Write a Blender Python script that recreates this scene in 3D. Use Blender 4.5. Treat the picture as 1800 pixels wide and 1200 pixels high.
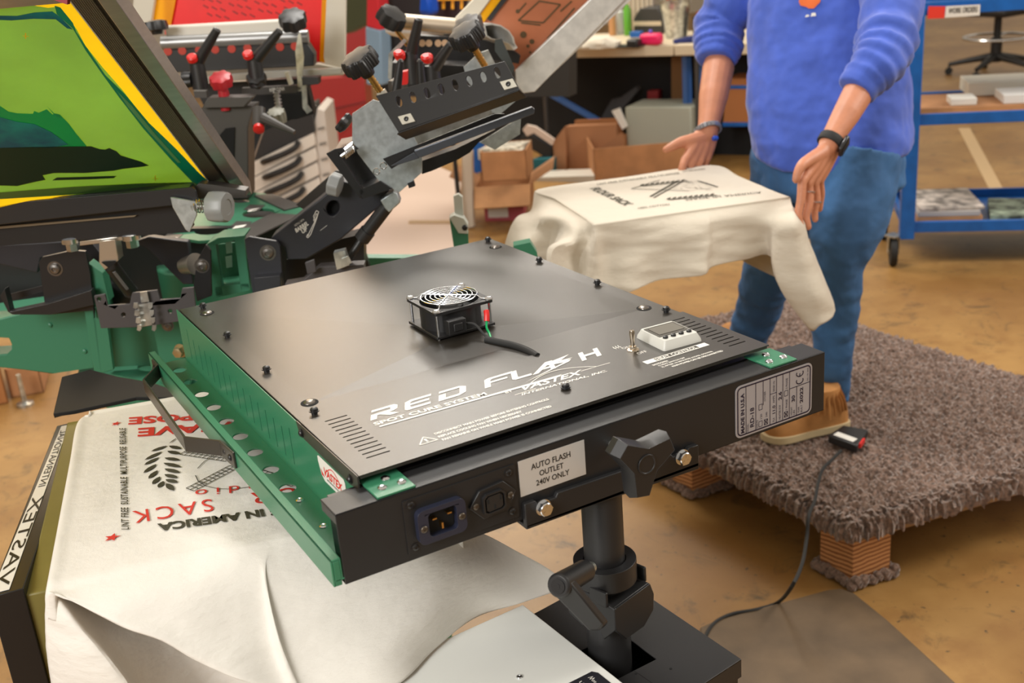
import bpy, bmesh, math, random
from mathutils import Vector as V, Matrix
from mathutils.geometry import tessellate_polygon
R_ = math.radians
sc = bpy.context.scene
for o in list(bpy.data.objects): bpy.data.objects.remove(o)
COL = sc.collection
# ---------------------------------------------------------------- camera
FOC = 1971.1; YAW, PIT, ROL = -.5025, .3571, -.083
CAM = V((-.3215, -.9025, 1.5004))
cF = V((-math.sin(YAW)*math.cos(PIT), math.cos(YAW)*math.cos(PIT), -math.sin(PIT)))
_r = V((math.cos(YAW), math.sin(YAW), 0)); _u = _r.cross(cF)
cR = math.cos(ROL)*_r + math.sin(ROL)*_u; cU = -math.sin(ROL)*_r + math.cos(ROL)*_u
cd = bpy.data.cameras.new('camera'); cam = bpy.data.objects.new('camera', cd); COL.objects.link(cam)
cam.matrix_world = Matrix(((cR.x, cU.x, -cF.x, CAM.x), (cR.y, cU.y, -cF.y, CAM.y), (cR.z, cU.z, -cF.z, CAM.z), (0, 0, 0, 1)))
cd.sensor_width = 36; cd.lens = FOC/1800*36; cd.clip_start = .05; cd.clip_end = 60
cd.dof.use_dof = True; cd.dof.focus_distance = 1.36; cd.dof.aperture_fstop = 7.5
sc.camera = cam
sc.view_settings.view_transform = 'Standard'; sc.view_settings.look = 'None'
sc.view_settings.exposure = 0.0; sc.view_settings.gamma = 1; sc.view_settings.use_curve_mapping = False
# ---------------------------------------------------------------- light
w = bpy.data.worlds.new('world'); sc.world = w; w.use_nodes = True
bg = w.node_tree.nodes['Background']; bg.inputs[0].default_value = (1.0, .88, .72, 1); bg.inputs[1].default_value = .5
def area(name, loc, target, size, power, col, sy=None):
    l = bpy.data.lights.new(name, 'AREA'); l.energy = power; l.color = col; l.size = size
    if sy: l.shape = 'RECTANGLE'; l.size_y = sy
    o = bpy.data.objects.new(name, l); COL.objects.link(o); o.location = loc
    o.rotation_euler = (V(target)-V(loc)).to_track_quat('-Z', 'Y').to_euler(); return o
_nt = w.node_tree; _tc = _nt.nodes.new('ShaderNodeTexCoord'); _sx = _nt.nodes.new('ShaderNodeSeparateXYZ'); _rp = _nt.nodes.new('ShaderNodeValToRGB')
_nt.links.new(_tc.outputs['Generated'], _sx.inputs[0]); _nt.links.new(_sx.outputs[2], _rp.inputs[0]); _nt.links.new(_rp.outputs[0], bg.inputs[0])
_rp.color_ramp.elements[0].position = .0; _rp.color_ramp.elements[0].color = (.30, .24, .17, 1); _rp.color_ramp.elements[1].position = .35; _rp.color_ramp.elements[1].color = (1, .87, .70, 1)
bg.inputs[1].default_value = .62
area('key_softbox', (1.0, 2.4, 4.3), (.4, .5, 1.0), 1.0, 100, (1, .96, .9))
area('front_softbox', (-2.7, -1.1, 2.7), (.3, .6, .9), 1.5, 120, (1, .98, .95))
area('side_softbox', (4.2, -.6, 3.3), (1.6, 1.2, .9), 1.6, 110, (1, .95, .88))
area('cover_reflection_fill', (1.4, 7.6, 3.7), (.2, .6, 1.0), 2.6, 95, (1, .74, .48), 1.6)  # added warm fill without a seen source, for the brown reflection on the cover
area('back_ceiling_lamp', (3.2, 6.2, 3.9), (2.8, 5.2, 0), 1.6, 120, (1, .94, .85))
# ---------------------------------------------------------------- projection helpers (photo measurements -> places)
def ray(u, v): return cF + cR*((u-900)/FOC) - cU*((v-600)/FOC)
def onz(u, v, z): d = ray(u, v); return CAM + d*((z-CAM.z)/d.z)
def ony(u, v, y): d = ray(u, v); return CAM + d*((y-CAM.y)/d.y)
def onx(u, v, x): d = ray(u, v); return CAM + d*((x-CAM.x)/d.x)
def dep(u, v, k): return CAM + ray(u, v)*k
def onp(u, v, P, n): d = ray(u, v); n = V(n); return CAM + d*((V(P)-CAM).dot(n)/d.dot(n))
# ---------------------------------------------------------------- materials
MATS = {}
def mat(name, col, rough=.5, metal=0, bump=0, bscale=200, var=0, vscale=8, spec=.5, coat=0, emit=None, trans=0, sheen=0, var2=None, stretch=None):
    if name in MATS: return MATS[name]
    m = bpy.data.materials.new(name); m.use_nodes = True; nt = m.node_tree; b = nt.nodes['Principled BSDF']
    b.inputs['Base Color'].default_value = (*col, 1); b.inputs['Roughness'].default_value = rough
    b.inputs['Metallic'].default_value = metal; b.inputs['Specular IOR Level'].default_value = spec
    if coat: b.inputs['Coat Weight'].default_value = coat
    if trans: b.inputs['Transmission Weight'].default_value = trans
    if sheen: b.inputs['Sheen Weight'].default_value = sheen
    if emit: b.inputs['Emission Color'].default_value = (*emit[0], 1); b.inputs['Emission Strength'].default_value = emit[1]
    tc = nt.nodes.new('ShaderNodeTexCoord'); mp = nt.nodes.new('ShaderNodeMapping'); nt.links.new(tc.outputs['Object'], mp.inputs[0])
    if stretch: mp.inputs['Scale'].default_value = stretch
    if var:
        n = nt.nodes.new('ShaderNodeTexNoise'); n.inputs['Scale'].default_value = vscale; n.inputs['Detail'].default_value = 6
        nt.links.new(mp.outputs[0], n.inputs[0])
        r = nt.nodes.new('ShaderNodeValToRGB'); r.color_ramp.elements[0].position = .35; r.color_ramp.elements[1].position = .65
        a = [max(0, c*(1-var)) for c in col]; z = var2 or [min(1, c*(1+var)) for c in col]
        r.color_ramp.elements[0].color = (*a, 1); r.color_ramp.elements[1].color = (*z, 1)
        nt.links.new(n.outputs[0], r.inputs[0]); nt.links.new(r.outputs[0], b.inputs['Base Color'])
    if bump:
        n2 = nt.nodes.new('ShaderNodeTexNoise'); n2.inputs['Scale'].default_value = bscale; n2.inputs['Detail'].default_value = 3
        nt.links.new(mp.outputs[0], n2.inputs[0]); bp = nt.nodes.new('ShaderNodeBump'); bp.inputs['Strength'].default_value = bump
        bp.inputs['Distance'].default_value = .002
        nt.links.new(n2.outputs[0], bp.inputs['Height']); nt.links.new(bp.outputs[0], b.inputs['Normal'])
    MATS[name] = m; return m
def translucent(m, f=.5):
    nt = m.node_tree; b = nt.nodes['Principled BSDF']; t = nt.nodes.new('ShaderNodeBsdfTranslucent'); x = nt.nodes.new('ShaderNodeMixShader'); x.inputs[0].default_value = f
    ci = b.inputs['Base Color']
    if ci.is_linked: nt.links.new(ci.links[0].from_socket, t.inputs[0])
    else: t.inputs[0].default_value = ci.default_value
    nt.links.new(b.outputs[0], x.inputs[1]); nt.links.new(t.outputs[0], x.inputs[2]); nt.links.new(x.outputs[0], nt.nodes['Material Output'].inputs[0]); return m
BLK = mat('black powder coat', (.024, .0205, .016), .30, spec=.8, bump=.12, bscale=1800)
BLKV = mat('black beam paint', (.017, .017, .018), .42, bump=.1, bscale=1500, spec=.4)
BLKM = mat('black sheet metal', (.012, .012, .013), .36, bump=.08, bscale=900)
BLKP = mat('black plastic', (.014, .014, .015), .42)
BLKR = mat('black rubber', (.012, .012, .012), .7)
GRN = mat('green enamel', (.036, .19, .10), .33, bump=.1, bscale=700)
GRNL = mat('green machine paint', (.035, .18, .10), .4, bump=.1, bscale=400)
ZINC = mat('zinc plated steel', (.55, .57, .55), .3, .9, var=.3, vscale=40)
GALV = mat('galvanised plate', (.5, .55, .57), .38, .8, var=.14, vscale=90)
CHR = mat('chrome', (.70, .72, .75), .2, 1)
BRASS = mat('brass rod', (.62, .38, .13), .3, 1)
ALU = mat('brushed aluminium', (.56, .54, .52), .3, .9, var=.06, vscale=20, stretch=(1, 1, 8))
ALUF = mat('frame aluminium', (.72, .72, .70), .4, .55, var=.1, vscale=40)
WHT = mat('white paint', (.78, .76, .7), .45)
INKW = mat('white ink', (.82, .8, .74), .5)
INKK = mat('black ink', (.012, .011, .01), .5)
GREYP = mat('grey plastic', (.28, .29, .29), .4)
REDP = mat('red plastic', (.65, .015, .012), .4)
BLUE = mat('blue enamel', (.006, .11, .42), .35, var=.12, vscale=15)
CARD = mat('cardboard', (.42, .2, .085), .8, var=.12, vscale=10, bump=.1, bscale=80)
CARDL = mat('light cardboard', (.52, .27, .12), .8, var=.12, vscale=10)
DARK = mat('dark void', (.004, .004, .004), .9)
# ---------------------------------------------------------------- object helpers
WO = {}
def thing(name, label, cat, loc=(0, 0, 0), group=None):
    o = bpy.data.objects.new(name, None); COL.objects.link(o); o.location = loc; o.empty_display_size = .05
    WO[o.name] = V(loc); o['label'] = label; o['category'] = cat
    if group: o['group'] = group
    return o
def ob(name, bm, m, parent=None, label=None, cat=None, group=None, kind=None, smooth=True, bev=0, sub=0, solid=0, ang=32):
    bmesh.ops.recalc_face_normals(bm, faces=bm.faces) if smooth != 'keep' else None
    vs = [v.co for v in bm.verts]
    lo = V((min(v[i] for v in vs) for i in range(3))); hi = V((max(v[i] for v in vs) for i in range(3)))
    c = (lo+hi)/2
    if not parent: c.z = lo.z
    for v in bm.verts: v.co = v.co - c
    me = bpy.data.meshes.new(name); bm.to_mesh(me); bm.free()
    for mm in (m if isinstance(m, (list, tuple)) else [m]): me.materials.append(mm)
    o = bpy.data.objects.new(name, me); COL.objects.link(o)
    if parent: o.parent = parent; o.location = c-WO[parent.name]
    else: o.location = c
    WO[o.name] = c
    if smooth:
        for p in me.polygons: p.use_smooth = True
        me.set_sharp_from_angle(angle=R_(ang))
    if label: o['label'] = label
    if cat: o['category'] = cat
    if group: o['group'] = group
    if kind: o['kind'] = kind
    if solid: s = o.modifiers.new('thickness', 'SOLIDIFY'); s.thickness = solid; s.offset = -1
    if bev: b = o.modifiers.new('bevel', 'BEVEL'); b.width = bev; b.segments = 2; b.limit_method = 'ANGLE'; b.angle_limit = R_(40)
    if sub: s = o.modifiers.new('subdivision', 'SUBSURF'); s.levels = sub; s.render_levels = sub
    return o
def copy_tree(o, delta, parent=None, label=None):
    c = o.copy(); COL.objects.link(c)
    if parent: c.parent = parent; WO[c.name] = WO[o.name]+delta
    else: c.location = o.location+delta; WO[c.name] = WO[o.name]+delta
    if label: c['label'] = label
    for ch in list(o.children): copy_tree(ch, delta, c)
    return c
N = bmesh.new
def frame(zdir, xhint=(1, 0, 0)):
    z = V(zdir).normalized(); x = V(xhint)
    if abs(z.dot(x.normalized())) > .98: x = V((0, 1, 0))
    y = z.cross(x).normalized(); x = y.cross(z); return Matrix((x, y, z)).transposed()
def poly(bm, pts, mi=0):
    f = bm.faces.new([bm.verts.new(p) for p in pts]); f.material_index = mi; return f
def box(bm, c, s, M=None, mi=0):
    c = V(c); M = M or Matrix.Identity(3); r = []
    for z in (-.5, .5):
        for x, y in ((-.5, -.5), (.5, -.5), (.5, .5), (-.5, .5)): r.append(bm.verts.new(c+M@V((x*s[0], y*s[1], z*s[2]))))
    for q in ((0, 3, 2, 1), (4, 5, 6, 7), (0, 1, 5, 4), (1, 2, 6, 5), (2, 3, 7, 6), (3, 0, 4, 7)):
        bm.faces.new([r[i] for i in q]).material_index = mi
    return bm
def bx(bm, a, b, mi=0):
    a, b = V(a), V(b); return box(bm, (a+b)/2, [abs(x) for x in (b-a)], mi=mi)
def beam(bm, p, q, w, h, up=(0, 0, 1), mi=0):
    p, q = V(p), V(q); z = (q-p); M = Matrix.Identity(3); zz = z.normalized(); x = zz.cross(V(up)).normalized(); y = zz.cross(x)
    return box(bm, (p+q)/2, (w, h, z.length), Matrix((x, y, zz)).transposed(), mi)
def cyl(bm, p, q, r, r2=None, n=24, caps=True, mi=0):
    p, q = V(p), V(q); M = frame(q-p); r2 = r if r2 is None else r2; A = []; B = []
    for i in range(n):
        a = 2*math.pi*i/n; d = M@V((math.cos(a), math.sin(a), 0)); A.append(bm.verts.new(p+d*r)); B.append(bm.verts.new(q+d*r2))
    for i in range(n): bm.faces.new((A[i], A[(i+1) % n], B[(i+1) % n], B[i])).material_index = mi
    if caps: bm.faces.new(A[::-1]).material_index = mi; bm.faces.new(B).material_index = mi
    return bm
def lathe(bm, p, ax, prof, n=32, mi=0, lobes=0, depth=0, fl=None):
    p = V(p); M = frame(ax); rings = []
    for j, (r, z) in enumerate(prof):
        ring = []
        for i in range(n):
            a = 2*math.pi*i/n; k = 1
            if lobes and (fl is None or j in fl): k = 1-depth*(.5-.5*math.cos(lobes*a))-(.02*math.cos(lobes*5*a) if n >= 70 else 0)
            ring.append(bm.verts.new(p+M@V((r*k*math.cos(a), r*k*math.sin(a), z))))
        rings.append(ring)
    for a, b in zip(rings, rings[1:]):
        for i in range(n): bm.faces.new((a[i], a[(i+1) % n], b[(i+1) % n], b[i])).material_index = mi
    bm.faces.new(rings[0][::-1]).material_index = mi; bm.faces.new(rings[-1]).material_index = mi
    return bm
def tube(bm, pts, r, n=10, mi=0, closed=False, flat=1, up=None):
    pts = [V(p) for p in pts]; rr = r if isinstance(r, (list, tuple)) else [r]*len(pts); rings = []; x = None; L = len(pts)
    for i, p in enumerate(pts):
        t = (pts[(i+1) % L]-pts[i-1]) if (closed or 0 < i < L-1) else (pts[1]-pts[0] if i == 0 else pts[-1]-pts[-2])
        t.normalize()
        if x is None: x = (frame(t)@V((1, 0, 0))) if up is None else V(up)
        x = (x-t*x.dot(t)).normalized(); y = t.cross(x)
        rings.append([bm.verts.new(p+(x*math.cos(2*math.pi*k/n)*flat+y*math.sin(2*math.pi*k/n))*rr[i]) for k in range(n)])
    P = list(zip(rings, rings[1:]))+([(rings[-1], rings[0])] if closed else [])
    for a, b in P:
        for k in range(n): bm.faces.new((a[k], a[(k+1) % n], b[(k+1) % n], b[k])).material_index = mi
    if not closed: bm.faces.new(rings[0][::-1]).material_index = mi; bm.faces.new(rings[-1]).material_index = mi
    return bm
def spl(pts, k=6):
    pts = [V(p) for p in pts]; out = []; P = [pts[0]]+pts+[pts[-1]]
    for i in range(1, len(P)-2):
        for j in range(k):
            t = j/k; a, b, c, d = P[i-1:i+3]
            out.append(.5*((2*b)+(c-a)*t+(2*a-5*b+4*c-d)*t*t+(3*b-a-3*c+d)*t**3))
    return out+[pts[-1]]
def prism(bm, pts, vec, mi=0, holes=()):
    """solid plate: 3D outline pts (+hole loops), swept by vec"""
    vec = V(vec); loops = [[V(p) for p in L] for L in [pts, *holes]]
    n = V((0, 0, 0)); L = loops[0]
    for i in range(len(L)): n += L[i].cross(L[(i+1) % len(L)])
    M = frame(n).transposed(); fl = []; l2 = []
    for L in loops: l2.append([V(((M@p).x, (M@p).y, 0)) for p in L]); fl += L
    tris = tessellate_polygon(l2)
    A = [bm.verts.new(p) for p in fl]; B = [bm.verts.new(p+vec) for p in fl]
    for t in tris:
        for S, o in ((A, 1), (B, -1)):
            try: bm.faces.new([S[i] for i in t][::o]).material_index = mi
            except ValueError: pass
    k = 0
    for L in loops:
        m = len(L)
        for i in range(m):
            try: bm.faces.new((A[k+i], A[k+(i+1) % m], B[k+(i+1) % m], B[k+i])).material_index = mi
            except ValueError: pass
        k += m
    return bm
def circ(c, r, M, n=16, ry=None):
    c = V(c); return [c+M@V((r*math.cos(2*math.pi*i/n), (ry or r)*math.sin(2*math.pi*i/n), 0)) for i in range(n)]
def rrect(x0, y0, x1, y1, r, n=4):
    o = []
    for cx, cy, a0 in ((x1-r, y0+r, -90), (x1-r, y1-r, 0), (x0+r, y1-r, 90), (x0+r, y0+r, 180)):
        for i in range(n+1): a = R_(a0+90*i/n); o.append((cx+r*math.cos(a), cy+r*math.sin(a)))
    return o
def screw(bm, p, ax, r=.004, h=.003, washer=True, hexh=False):
    p, ax = V(p), V(ax).normalized()
    if washer: cyl(bm, p, p+ax*.0008, r*1.35, n=20)
    if hexh: cyl(bm, p, p+ax*h, r, n=6); cyl(bm, p+ax*h, p+ax*(h+.0004), r*.82, r*.7, n=18)
    else: lathe(bm, p, ax, [(r, 0), (r, h*.5), (r*.8, h*.85), (r*.4, h), (r*.38, h*.7)], 18)
    return bm
_tx = {}
def glyphs(s, bold=0, spacing=1.0, shear=0):
    key = (s, bold, spacing, shear)
    if key not in _tx:
        cu = bpy.data.curves.new('t', 'FONT'); cu.body = s; cu.offset = bold; cu.space_character = spacing; cu.shear = shear; cu.resolution_u = 3
        o = bpy.data.objects.new('t', cu); COL.objects.link(o); bpy.context.view_layer.update()
        me = o.evaluated_get(bpy.context.evaluated_depsgraph_get()).to_mesh()
        vs = [v.co.copy() for v in me.vertices]; fs = [tuple(p.vertices) for p in me.polygons]
        o.to_mesh_clear(); bpy.data.objects.remove(o); bpy.data.curves.remove(cu)
        x0 = min(v.x for v in vs); x1 = max(v.x for v in vs); y0 = min(v.y for v in vs); y1 = max(v.y for v in vs)
        _tx[key] = ([((v.x-x0)/(x1-x0), (v.y-y0)/(y1-y0)) for v in vs], fs)
    return _tx[key]
def text(bm, s, o, bx_, ty, bold=0, spacing=1.0, shear=0, mi=0, lift=0):
    """flat lettering: o lower-left corner, bx_ lower-right, ty upper-left"""
    o, a, b = V(o), V(bx_)-V(o), V(ty)-V(o); n = a.cross(b).normalized()*lift
    vs, fs = glyphs(s, bold, spacing, shear); B = [bm.verts.new(o+a*x+b*y+n) for x, y in vs]
    for f in fs:
        try: bm.faces.new([B[i] for i in f]).material_index = mi
        except ValueError: pass
    return bm
def line(bm, p, q, w, n, mi=0):
    p, q, n = V(p), V(q), V(n); s = (q-p).cross(n).normalized()*w/2; poly(bm, (p-s, q-s, q+s, p+s), mi)
def surf(bm, rows, ku=4, kv=4, mi=0):
    """smooth surface through a grid of points"""
    g = [spl(r, ku) for r in rows]; cols = [spl([g[j][i] for j in range(len(g))], kv) for i in range(len(g[0]))]
    Vv = [[bm.verts.new(p) for p in c] for c in cols]
    for i in range(len(Vv)-1):
        for j in range(len(Vv[0])-1): bm.faces.new((Vv[i][j], Vv[i+1][j], Vv[i+1][j+1], Vv[i][j+1])).material_index = mi
    return Vv
X_, Y_, Z_ = V((1, 0, 0)), V((0, 1, 0)), V((0, 0, 1))
# ================================================================ FLASH DRYER
H = 1.025
FD = thing('flash_dryer', 'black and green flash curing unit with cooling fan on top, on a black pole', 'flash dryer', (.259, -.014, 0))
def part(name, bm, m, parent=FD, **k): return ob(name, bm, m, parent, **k)
# cover: sheet with shallow cross-break pyramid
bm = N(); O = [(0, 0), (.506, 0), (.506, .649), (0, .649)]; I = [(.027, .2), (.484, .2), (.484, .60), (.027, .60)]
A0 = [(.217, .265), (.299, .265), (.299, .347), (.217, .347)]
def ring3(L, z): return [bm.verts.new((x, y, z)) for x, y in L]
o1, i1, a1 = ring3(O, H), ring3(I, H), ring3(A0, H+.0042)
for P, Q in ((o1, i1), (i1, a1)):
    for i in range(4): bm.faces.new((P[i], P[(i+1) % 4], Q[(i+1) % 4], Q[i]))
bm.faces.new(a1); o2 = ring3(O, H-.0025)
for i in range(4): bm.faces.new((o2[i], o2[(i+1) % 4], o1[(i+1) % 4], o1[i]))
part('top_cover', bm, BLK, bev=.0012, ang=1)
bm = N(); bx(bm, (.012, .012, .95), (.502, .645, H-.013)); part('heater_housing', bm, BLKM)
# control panel sheet with vent slots, black side flange
def slots(x0, x1, y0, y1, n, w=.0024):
    return [[V((x, y, 0)) for x, y in rrect(x0, y-w/2, x1, y+w/2, w*.49, 2)] for y in [y0+(y1-y0)*i/(n-1) for i in range(n)]]
bm = N(); zp = H+.0004
hs = [[p+V((0, 0, zp)) for p in L] for L in slots(.0195, .0452, .0295, .1385, 12)+slots(.4705, .4955, .0255, .1365, 12)]
prism(bm, [(-.001, -.001, zp), (.507, -.001, zp), (.507, .155, zp), (-.001, .155, zp)], (0, 0, .0014), holes=hs)
CP = part('control_panel', bm, BLK)
bm = N()
for L in hs: prism(bm, [p+V((0, 0, .0001)) for p in L], (0, 0, .0002))
part('vent_openings', bm, DARK, CP)
bm = N(); prism(bm, [(-.0032, -.001, H+.0016), (-.0032, .165, H), (-.0032, .158, H-.014), (-.0032, .02, H-.016), (-.0032, -.001, H-.012)], (.002, 0, 0)); part('side_flange', bm, BLK, CP, bev=.0006)
ZT = zp+.0017
def T(bm, s, x0, y0, x1, y1, h, **k):
    d = V((x1-x0, y1-y0, 0)); n = V((-d.y, d.x, 0)).normalized()*h; o = V((x0, y0, ZT)); text(bm, s, o, o+d, o+n, **k)
bm = N()
_pz = [0]
def P2(bm, pts): _pz[0] += 1; poly(bm, [(x, y, ZT+_pz[0]*4e-6) for x, y in pts])
def italic(bm, shapes, x, y, sx, sy, sh=.35):
    for pts in shapes: P2(bm, [(x+(px+py*sh)*sx, y+py*sy) for px, py in pts])
LT = {  # blocky italic capitals, unit cell 1 x 1
 'R': [[(0, 0), (.22, 0), (.22, .36), (0, .36)], [(0, .36), (.78, .36), (.92, .5), (.92, .84), (.78, 1), (0, 1), (0, .8), (.66, .8), (.68, .58), (0, .54)][::1], [(.3, .36), (.62, .36), (1.0, 0), (.68, 0)]],
 'E': [[(.1, 0), (.95, 0), (.95, .2), (.25, .2), (.2, .3), (0, .3), (0, .12)], [(0, .3), (.2, .3), (.2, .42), (.9, .42), (.9, .6), (.2, .6), (.2, .72), (0, .72)], [(0, .72), (.2, .72), (.28, .8), (.98, .8), (.98, 1), (.2, 1), (0, .86)]],
 'D': [[(0, 0), (.7, 0), (.95, .2), (.95, .8), (.72, .8), (.72, .24), (.62, .2), (.24, .2), (.24, .62), (0, .62)], [(0, .8), (.95, .8), (.7, 1), (0, 1)]],
 'F': [[(0, 0), (.22, 0), (.22, .72), (.3, .8), (1.05, .8), (1.05, 1), (.14, 1), (0, .88)], [(.22, .4), (.85, .4), (.85, .56), (.22, .56)]],
 'L': [[(.12, 0), (.8, 0), (.8, .2), (.3, .2), (.24, .26), (.24, 1), (0, 1), (0, .12)]],
 'A': [[(-.2, 0), (.1, 0), (.72, .7), (.72, 1), (.6, 1)], [(.72, 0), (.95, 0), (.95, 1), (.72, 1)], [(.34, .24), (.72, .24), (.72, .42), (.5, .42)]],
 'H': [[(0, 0), (.24, 0), (.24, 1), (0, 1)], [(.76, 0), (1, 0), (1, 1), (.76, 1)], [(.24, .4), (.76, .4), (.76, .62), (.24, .62)]]}
for ch, x, sx in (('R', .0585, .032), ('E', .0975, .031), ('D', .137, .034), ('F', .193, .033), ('L', .2275, .03), ('A', .258, .026), ('H', .318, .026)):
    italic(bm, LT[ch], x, .1080-.0085*(x-.0585)/.26, sx*1.04, .0235)
P2(bm, [(.318, .1275), (.284, .1215), (.276, .1165), (.289, .1125), (.297, .1160)]); P2(bm, [(.289, .1125), (.276, .1165), (.312, .1135), (.306, .1085)]); P2(bm, [(.312, .1135), (.306, .1085), (.234, .0885), (.292, .1075)][::-1]); P2(bm, [(.297, .1160), (.284, .1195), (.316, .1165), (.300, .1125)])
T(bm, 'SPOT CURE SYSTEM', .0575, .0935, .187, .087, .0082, bold=.03)
P2(bm, [(.0600, .0868), (.270, .0772), (.279, .0818), (.0600, .0895)])
T(bm, 'BY', .204, .0765, .213, .0758, .005, bold=.02)
T(bm, 'VASTEX', .224, .0705, .302, .0665, .0125, bold=.025, shear=.5)
T(bm, 'INTERNATIONAL, INC.', .214, .0595, .322, .0545, .0058, bold=.025, shear=.35)
arc = [(.236+.085*t, .0715+.026*math.sin(math.pi*(.12+.8*t))-.003*t) for t in [i/12 for i in range(13)]]
for p, q in zip(arc, arc[1:]): line(bm, (*p, ZT+.0001), (*q, ZT+.0001), .0011, Z_)
line(bm, (.209, .0665, ZT), (.236, .0672, ZT), .001, Z_); line(bm, (.30, .0755, ZT), (.339, .0745, ZT), .001, Z_)
T(bm, 'DISCONNECT MAIN POWER BEFORE ENTERING CONTROLS', .0965, .0325, .231, .0315, .0046, bold=.035)
T(bm, 'REPLACE COOLING FAN WHEN NECESSARY', .0965, .0238, .193, .023, .0046, bold=.035)
T(bm, 'FAN REMAINS ON WHILE MAIN POWER IS CONNECTED', .0965, .0152, .2235, .0142, .0046, bold=.035)
for a, b in (((.0735, .0215), (.0935, .021)), ((.0935, .021), (.0843, .036)), ((.0843, .036), (.0735, .0215))): line(bm, (*a, ZT), (*b, ZT), .0014, Z_)
T(bm, '!', .0822, .0235, .0848, .0235, .0078, bold=.04)
T(bm, 'OFF', .378, .0735, .391, .073, .0058); T(bm, 'ON', .3745, .0985, .386, .098, .0055)
for k in range(3): tube(bm, [(.369+k*.0035+.0008*math.sin(t*2.2), .1045+t*.002, ZT) for t in range(5)], .0004, 5)
for p, q in (((.368, .0523), (.4565, .0523)), ((.4565, .0523), (.4565, .0432)), ((.4565, .0432), (.368, .0432)), ((.368, .0432), (.368, .0523))): line(bm, (*p, ZT), (*q, ZT), .0008, Z_)
P2(bm, [(.368, .0523), (.382, .0523), (.382, .0432), (.368, .0432)]); P2(bm, [(.443, .0523), (.4565, .0523), (.4565, .0432), (.443, .0432)])
P2(bm, [(.382, .0432), (.443, .0432), (.443, .0442), (.382, .0442)]); P2(bm, [(.382, .0513), (.443, .0513), (.443, .0523), (.382, .0523)])
T(bm, 'HEAT CONTROL', .384, .0446, .441, .0446, .0062, bold=.02)
T(bm, 'SHUTDOWN:', .370, .0345, .391, .0345, .0038, bold=.03); T(bm, '1) HEAT SWITCH OFF', .374, .0287, .411, .0287, .0038, bold=.03)
T(bm, '2) AFTER 10 MINUTES (COOL DOWN)', .374, .0232, .446, .0232, .0038, bold=.03); T(bm, 'MAIN POWER CAN BE DISCONNECTED', .384, .0175, .456, .0175, .0038, bold=.03)
part('panel_lettering', bm, INKW, CP, smooth=False, label='white printed lettering and logo')
for i, (x, y) in enumerate([(.0292, .6295), (.0197, .482), (.0196, .325), (.0197, .1685), (.4944, .6337), (.4935, .4762), (.4938, .3248), (.4934, .1712), (.2604, .0455)]):
    bm = N(); cyl(bm, (x, y, H), (x, y, H+.0035), .0034, n=16); cyl(bm, (x, y, H+.0035), (x, y, H+.0045), .0058, n=24); lathe(bm, (x, y, H+.0045), Z_, [(.0044, 0), (.0042, .0022), (.0026, .0034), (.0012, .0036)], 16, lobes=4, depth=.2, fl=(2, 3)); part('cover_screw', bm, BLKM)
for x, y in [(.0271, .602), (.0265, .2019), (.4864, .5956), (.4821, .2027)]:
    bm = N(); z = H+.0003; lathe(bm, (x, y, z), Z_, [(.0072, 0), (.0068, .0012), (.0045, .0028), (.0022, .0032)], 24); part('button_head_screw', bm, mat('dark nickel', (.22, .2, .18), .3, .9))
    bm = N(); cyl(bm, (x, y, H-.0005), (x, y, H+.0005), .0098, n=28); part('screw_hole', bm, DARK)
# cooling fan
FAN = part('cooling_fan', box(N(), (.258, .306, H+.0078), (.0815, .0815, .0036)), BLKP, bev=.0008)
bm = N(); h0, h1 = H+.0045, H+.040
hole = circ((.258, .306, h1-.0036), .0375, Matrix.Identity(3), 40)[::-1]
prism(bm, [(x+.258, y+.306, h1-.0036) for x, y in rrect(-.0407, -.0407, .0407, .0407, .003)], (0, 0, .0036), holes=[hole])
n = 40
for r, s in ((.0385, 1), (.0368, -1)):
    A = [bm.verts.new((.258+r*math.cos(2*math.pi*i/n), .306+r*math.sin(2*math.pi*i/n), h0+.004)) for i in range(n)]; B = [bm.verts.new(v.co+V((0, 0, .030))) for v in A]
    for i in range(n): bm.faces.new((A[i], A[(i+1) % n], B[(i+1) % n], B[i]))
part('fan_housing', bm, BLKP, FAN)
bm = N(); lathe(bm, (.258, .306, h0+.002), Z_, [(.017, 0), (.017, .026), (.014, .029)], 32)
for k in range(7):
    a = 2*math.pi*k/7; ca, sa = math.cos(a), math.sin(a); P = []
    for r, tw in ((.016, .5), (.035, .3)):
        for s in (-1, 1): P.append(V((.258+r*ca-s*.009*sa, .306+r*sa+s*.009*ca, h0+.018+s*.009*tw)))
    prism(bm, [P[0], P[1], P[3], P[2]], (0, 0, .0012))
part('fan_blades', bm, BLKP, FAN)
bm = N()
for r in (.0355, .0295, .0235, .0175, .0115, .0055): tube(bm, circ((.258, .306, h1+.0045), r, Matrix.Identity(3), 40), .0009, 6, closed=True)
for s in (1, -1):
    pts = [(.258-.0365, .306-s*.0365, h1+.001), (.258-.030, .306-s*.030, h1+.001), (.258-.026, .306-s*.026, h1+.0055), (.258+.026, .306+s*.026, h1+.0055), (.258+.030, .306+s*.030, h1+.001), (.258+.0365, .306+s*.0365, h1+.001)]
    tube(bm, pts, .0008, 6)
part('finger_guard', bm, CHR, FAN, label='chrome wire fan guard of concentric rings')
for sx in (-1, 1):
    for sy in (-1, 1):
        x, y = .258+sx*.0365, .306+sy*.0365; bm = N(); cyl(bm, (x, y, h0), (x, y, h1), .0018, n=10); lathe(bm, (x, y, h1), Z_, [(.0052, 0), (.005, .0015), (.003, .0032), (.0012, .0028)], 18); part('fan_bolt', bm, CHR, FAN)
bm = N(); box(bm, (.240, .2585, H+.0215), (.024, .013, .018)); box(bm, (.2405, .2515, H+.0215), (.012, .002, .010)); part('fan_plug', bm, BLKP, FAN, bev=.001)
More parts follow.
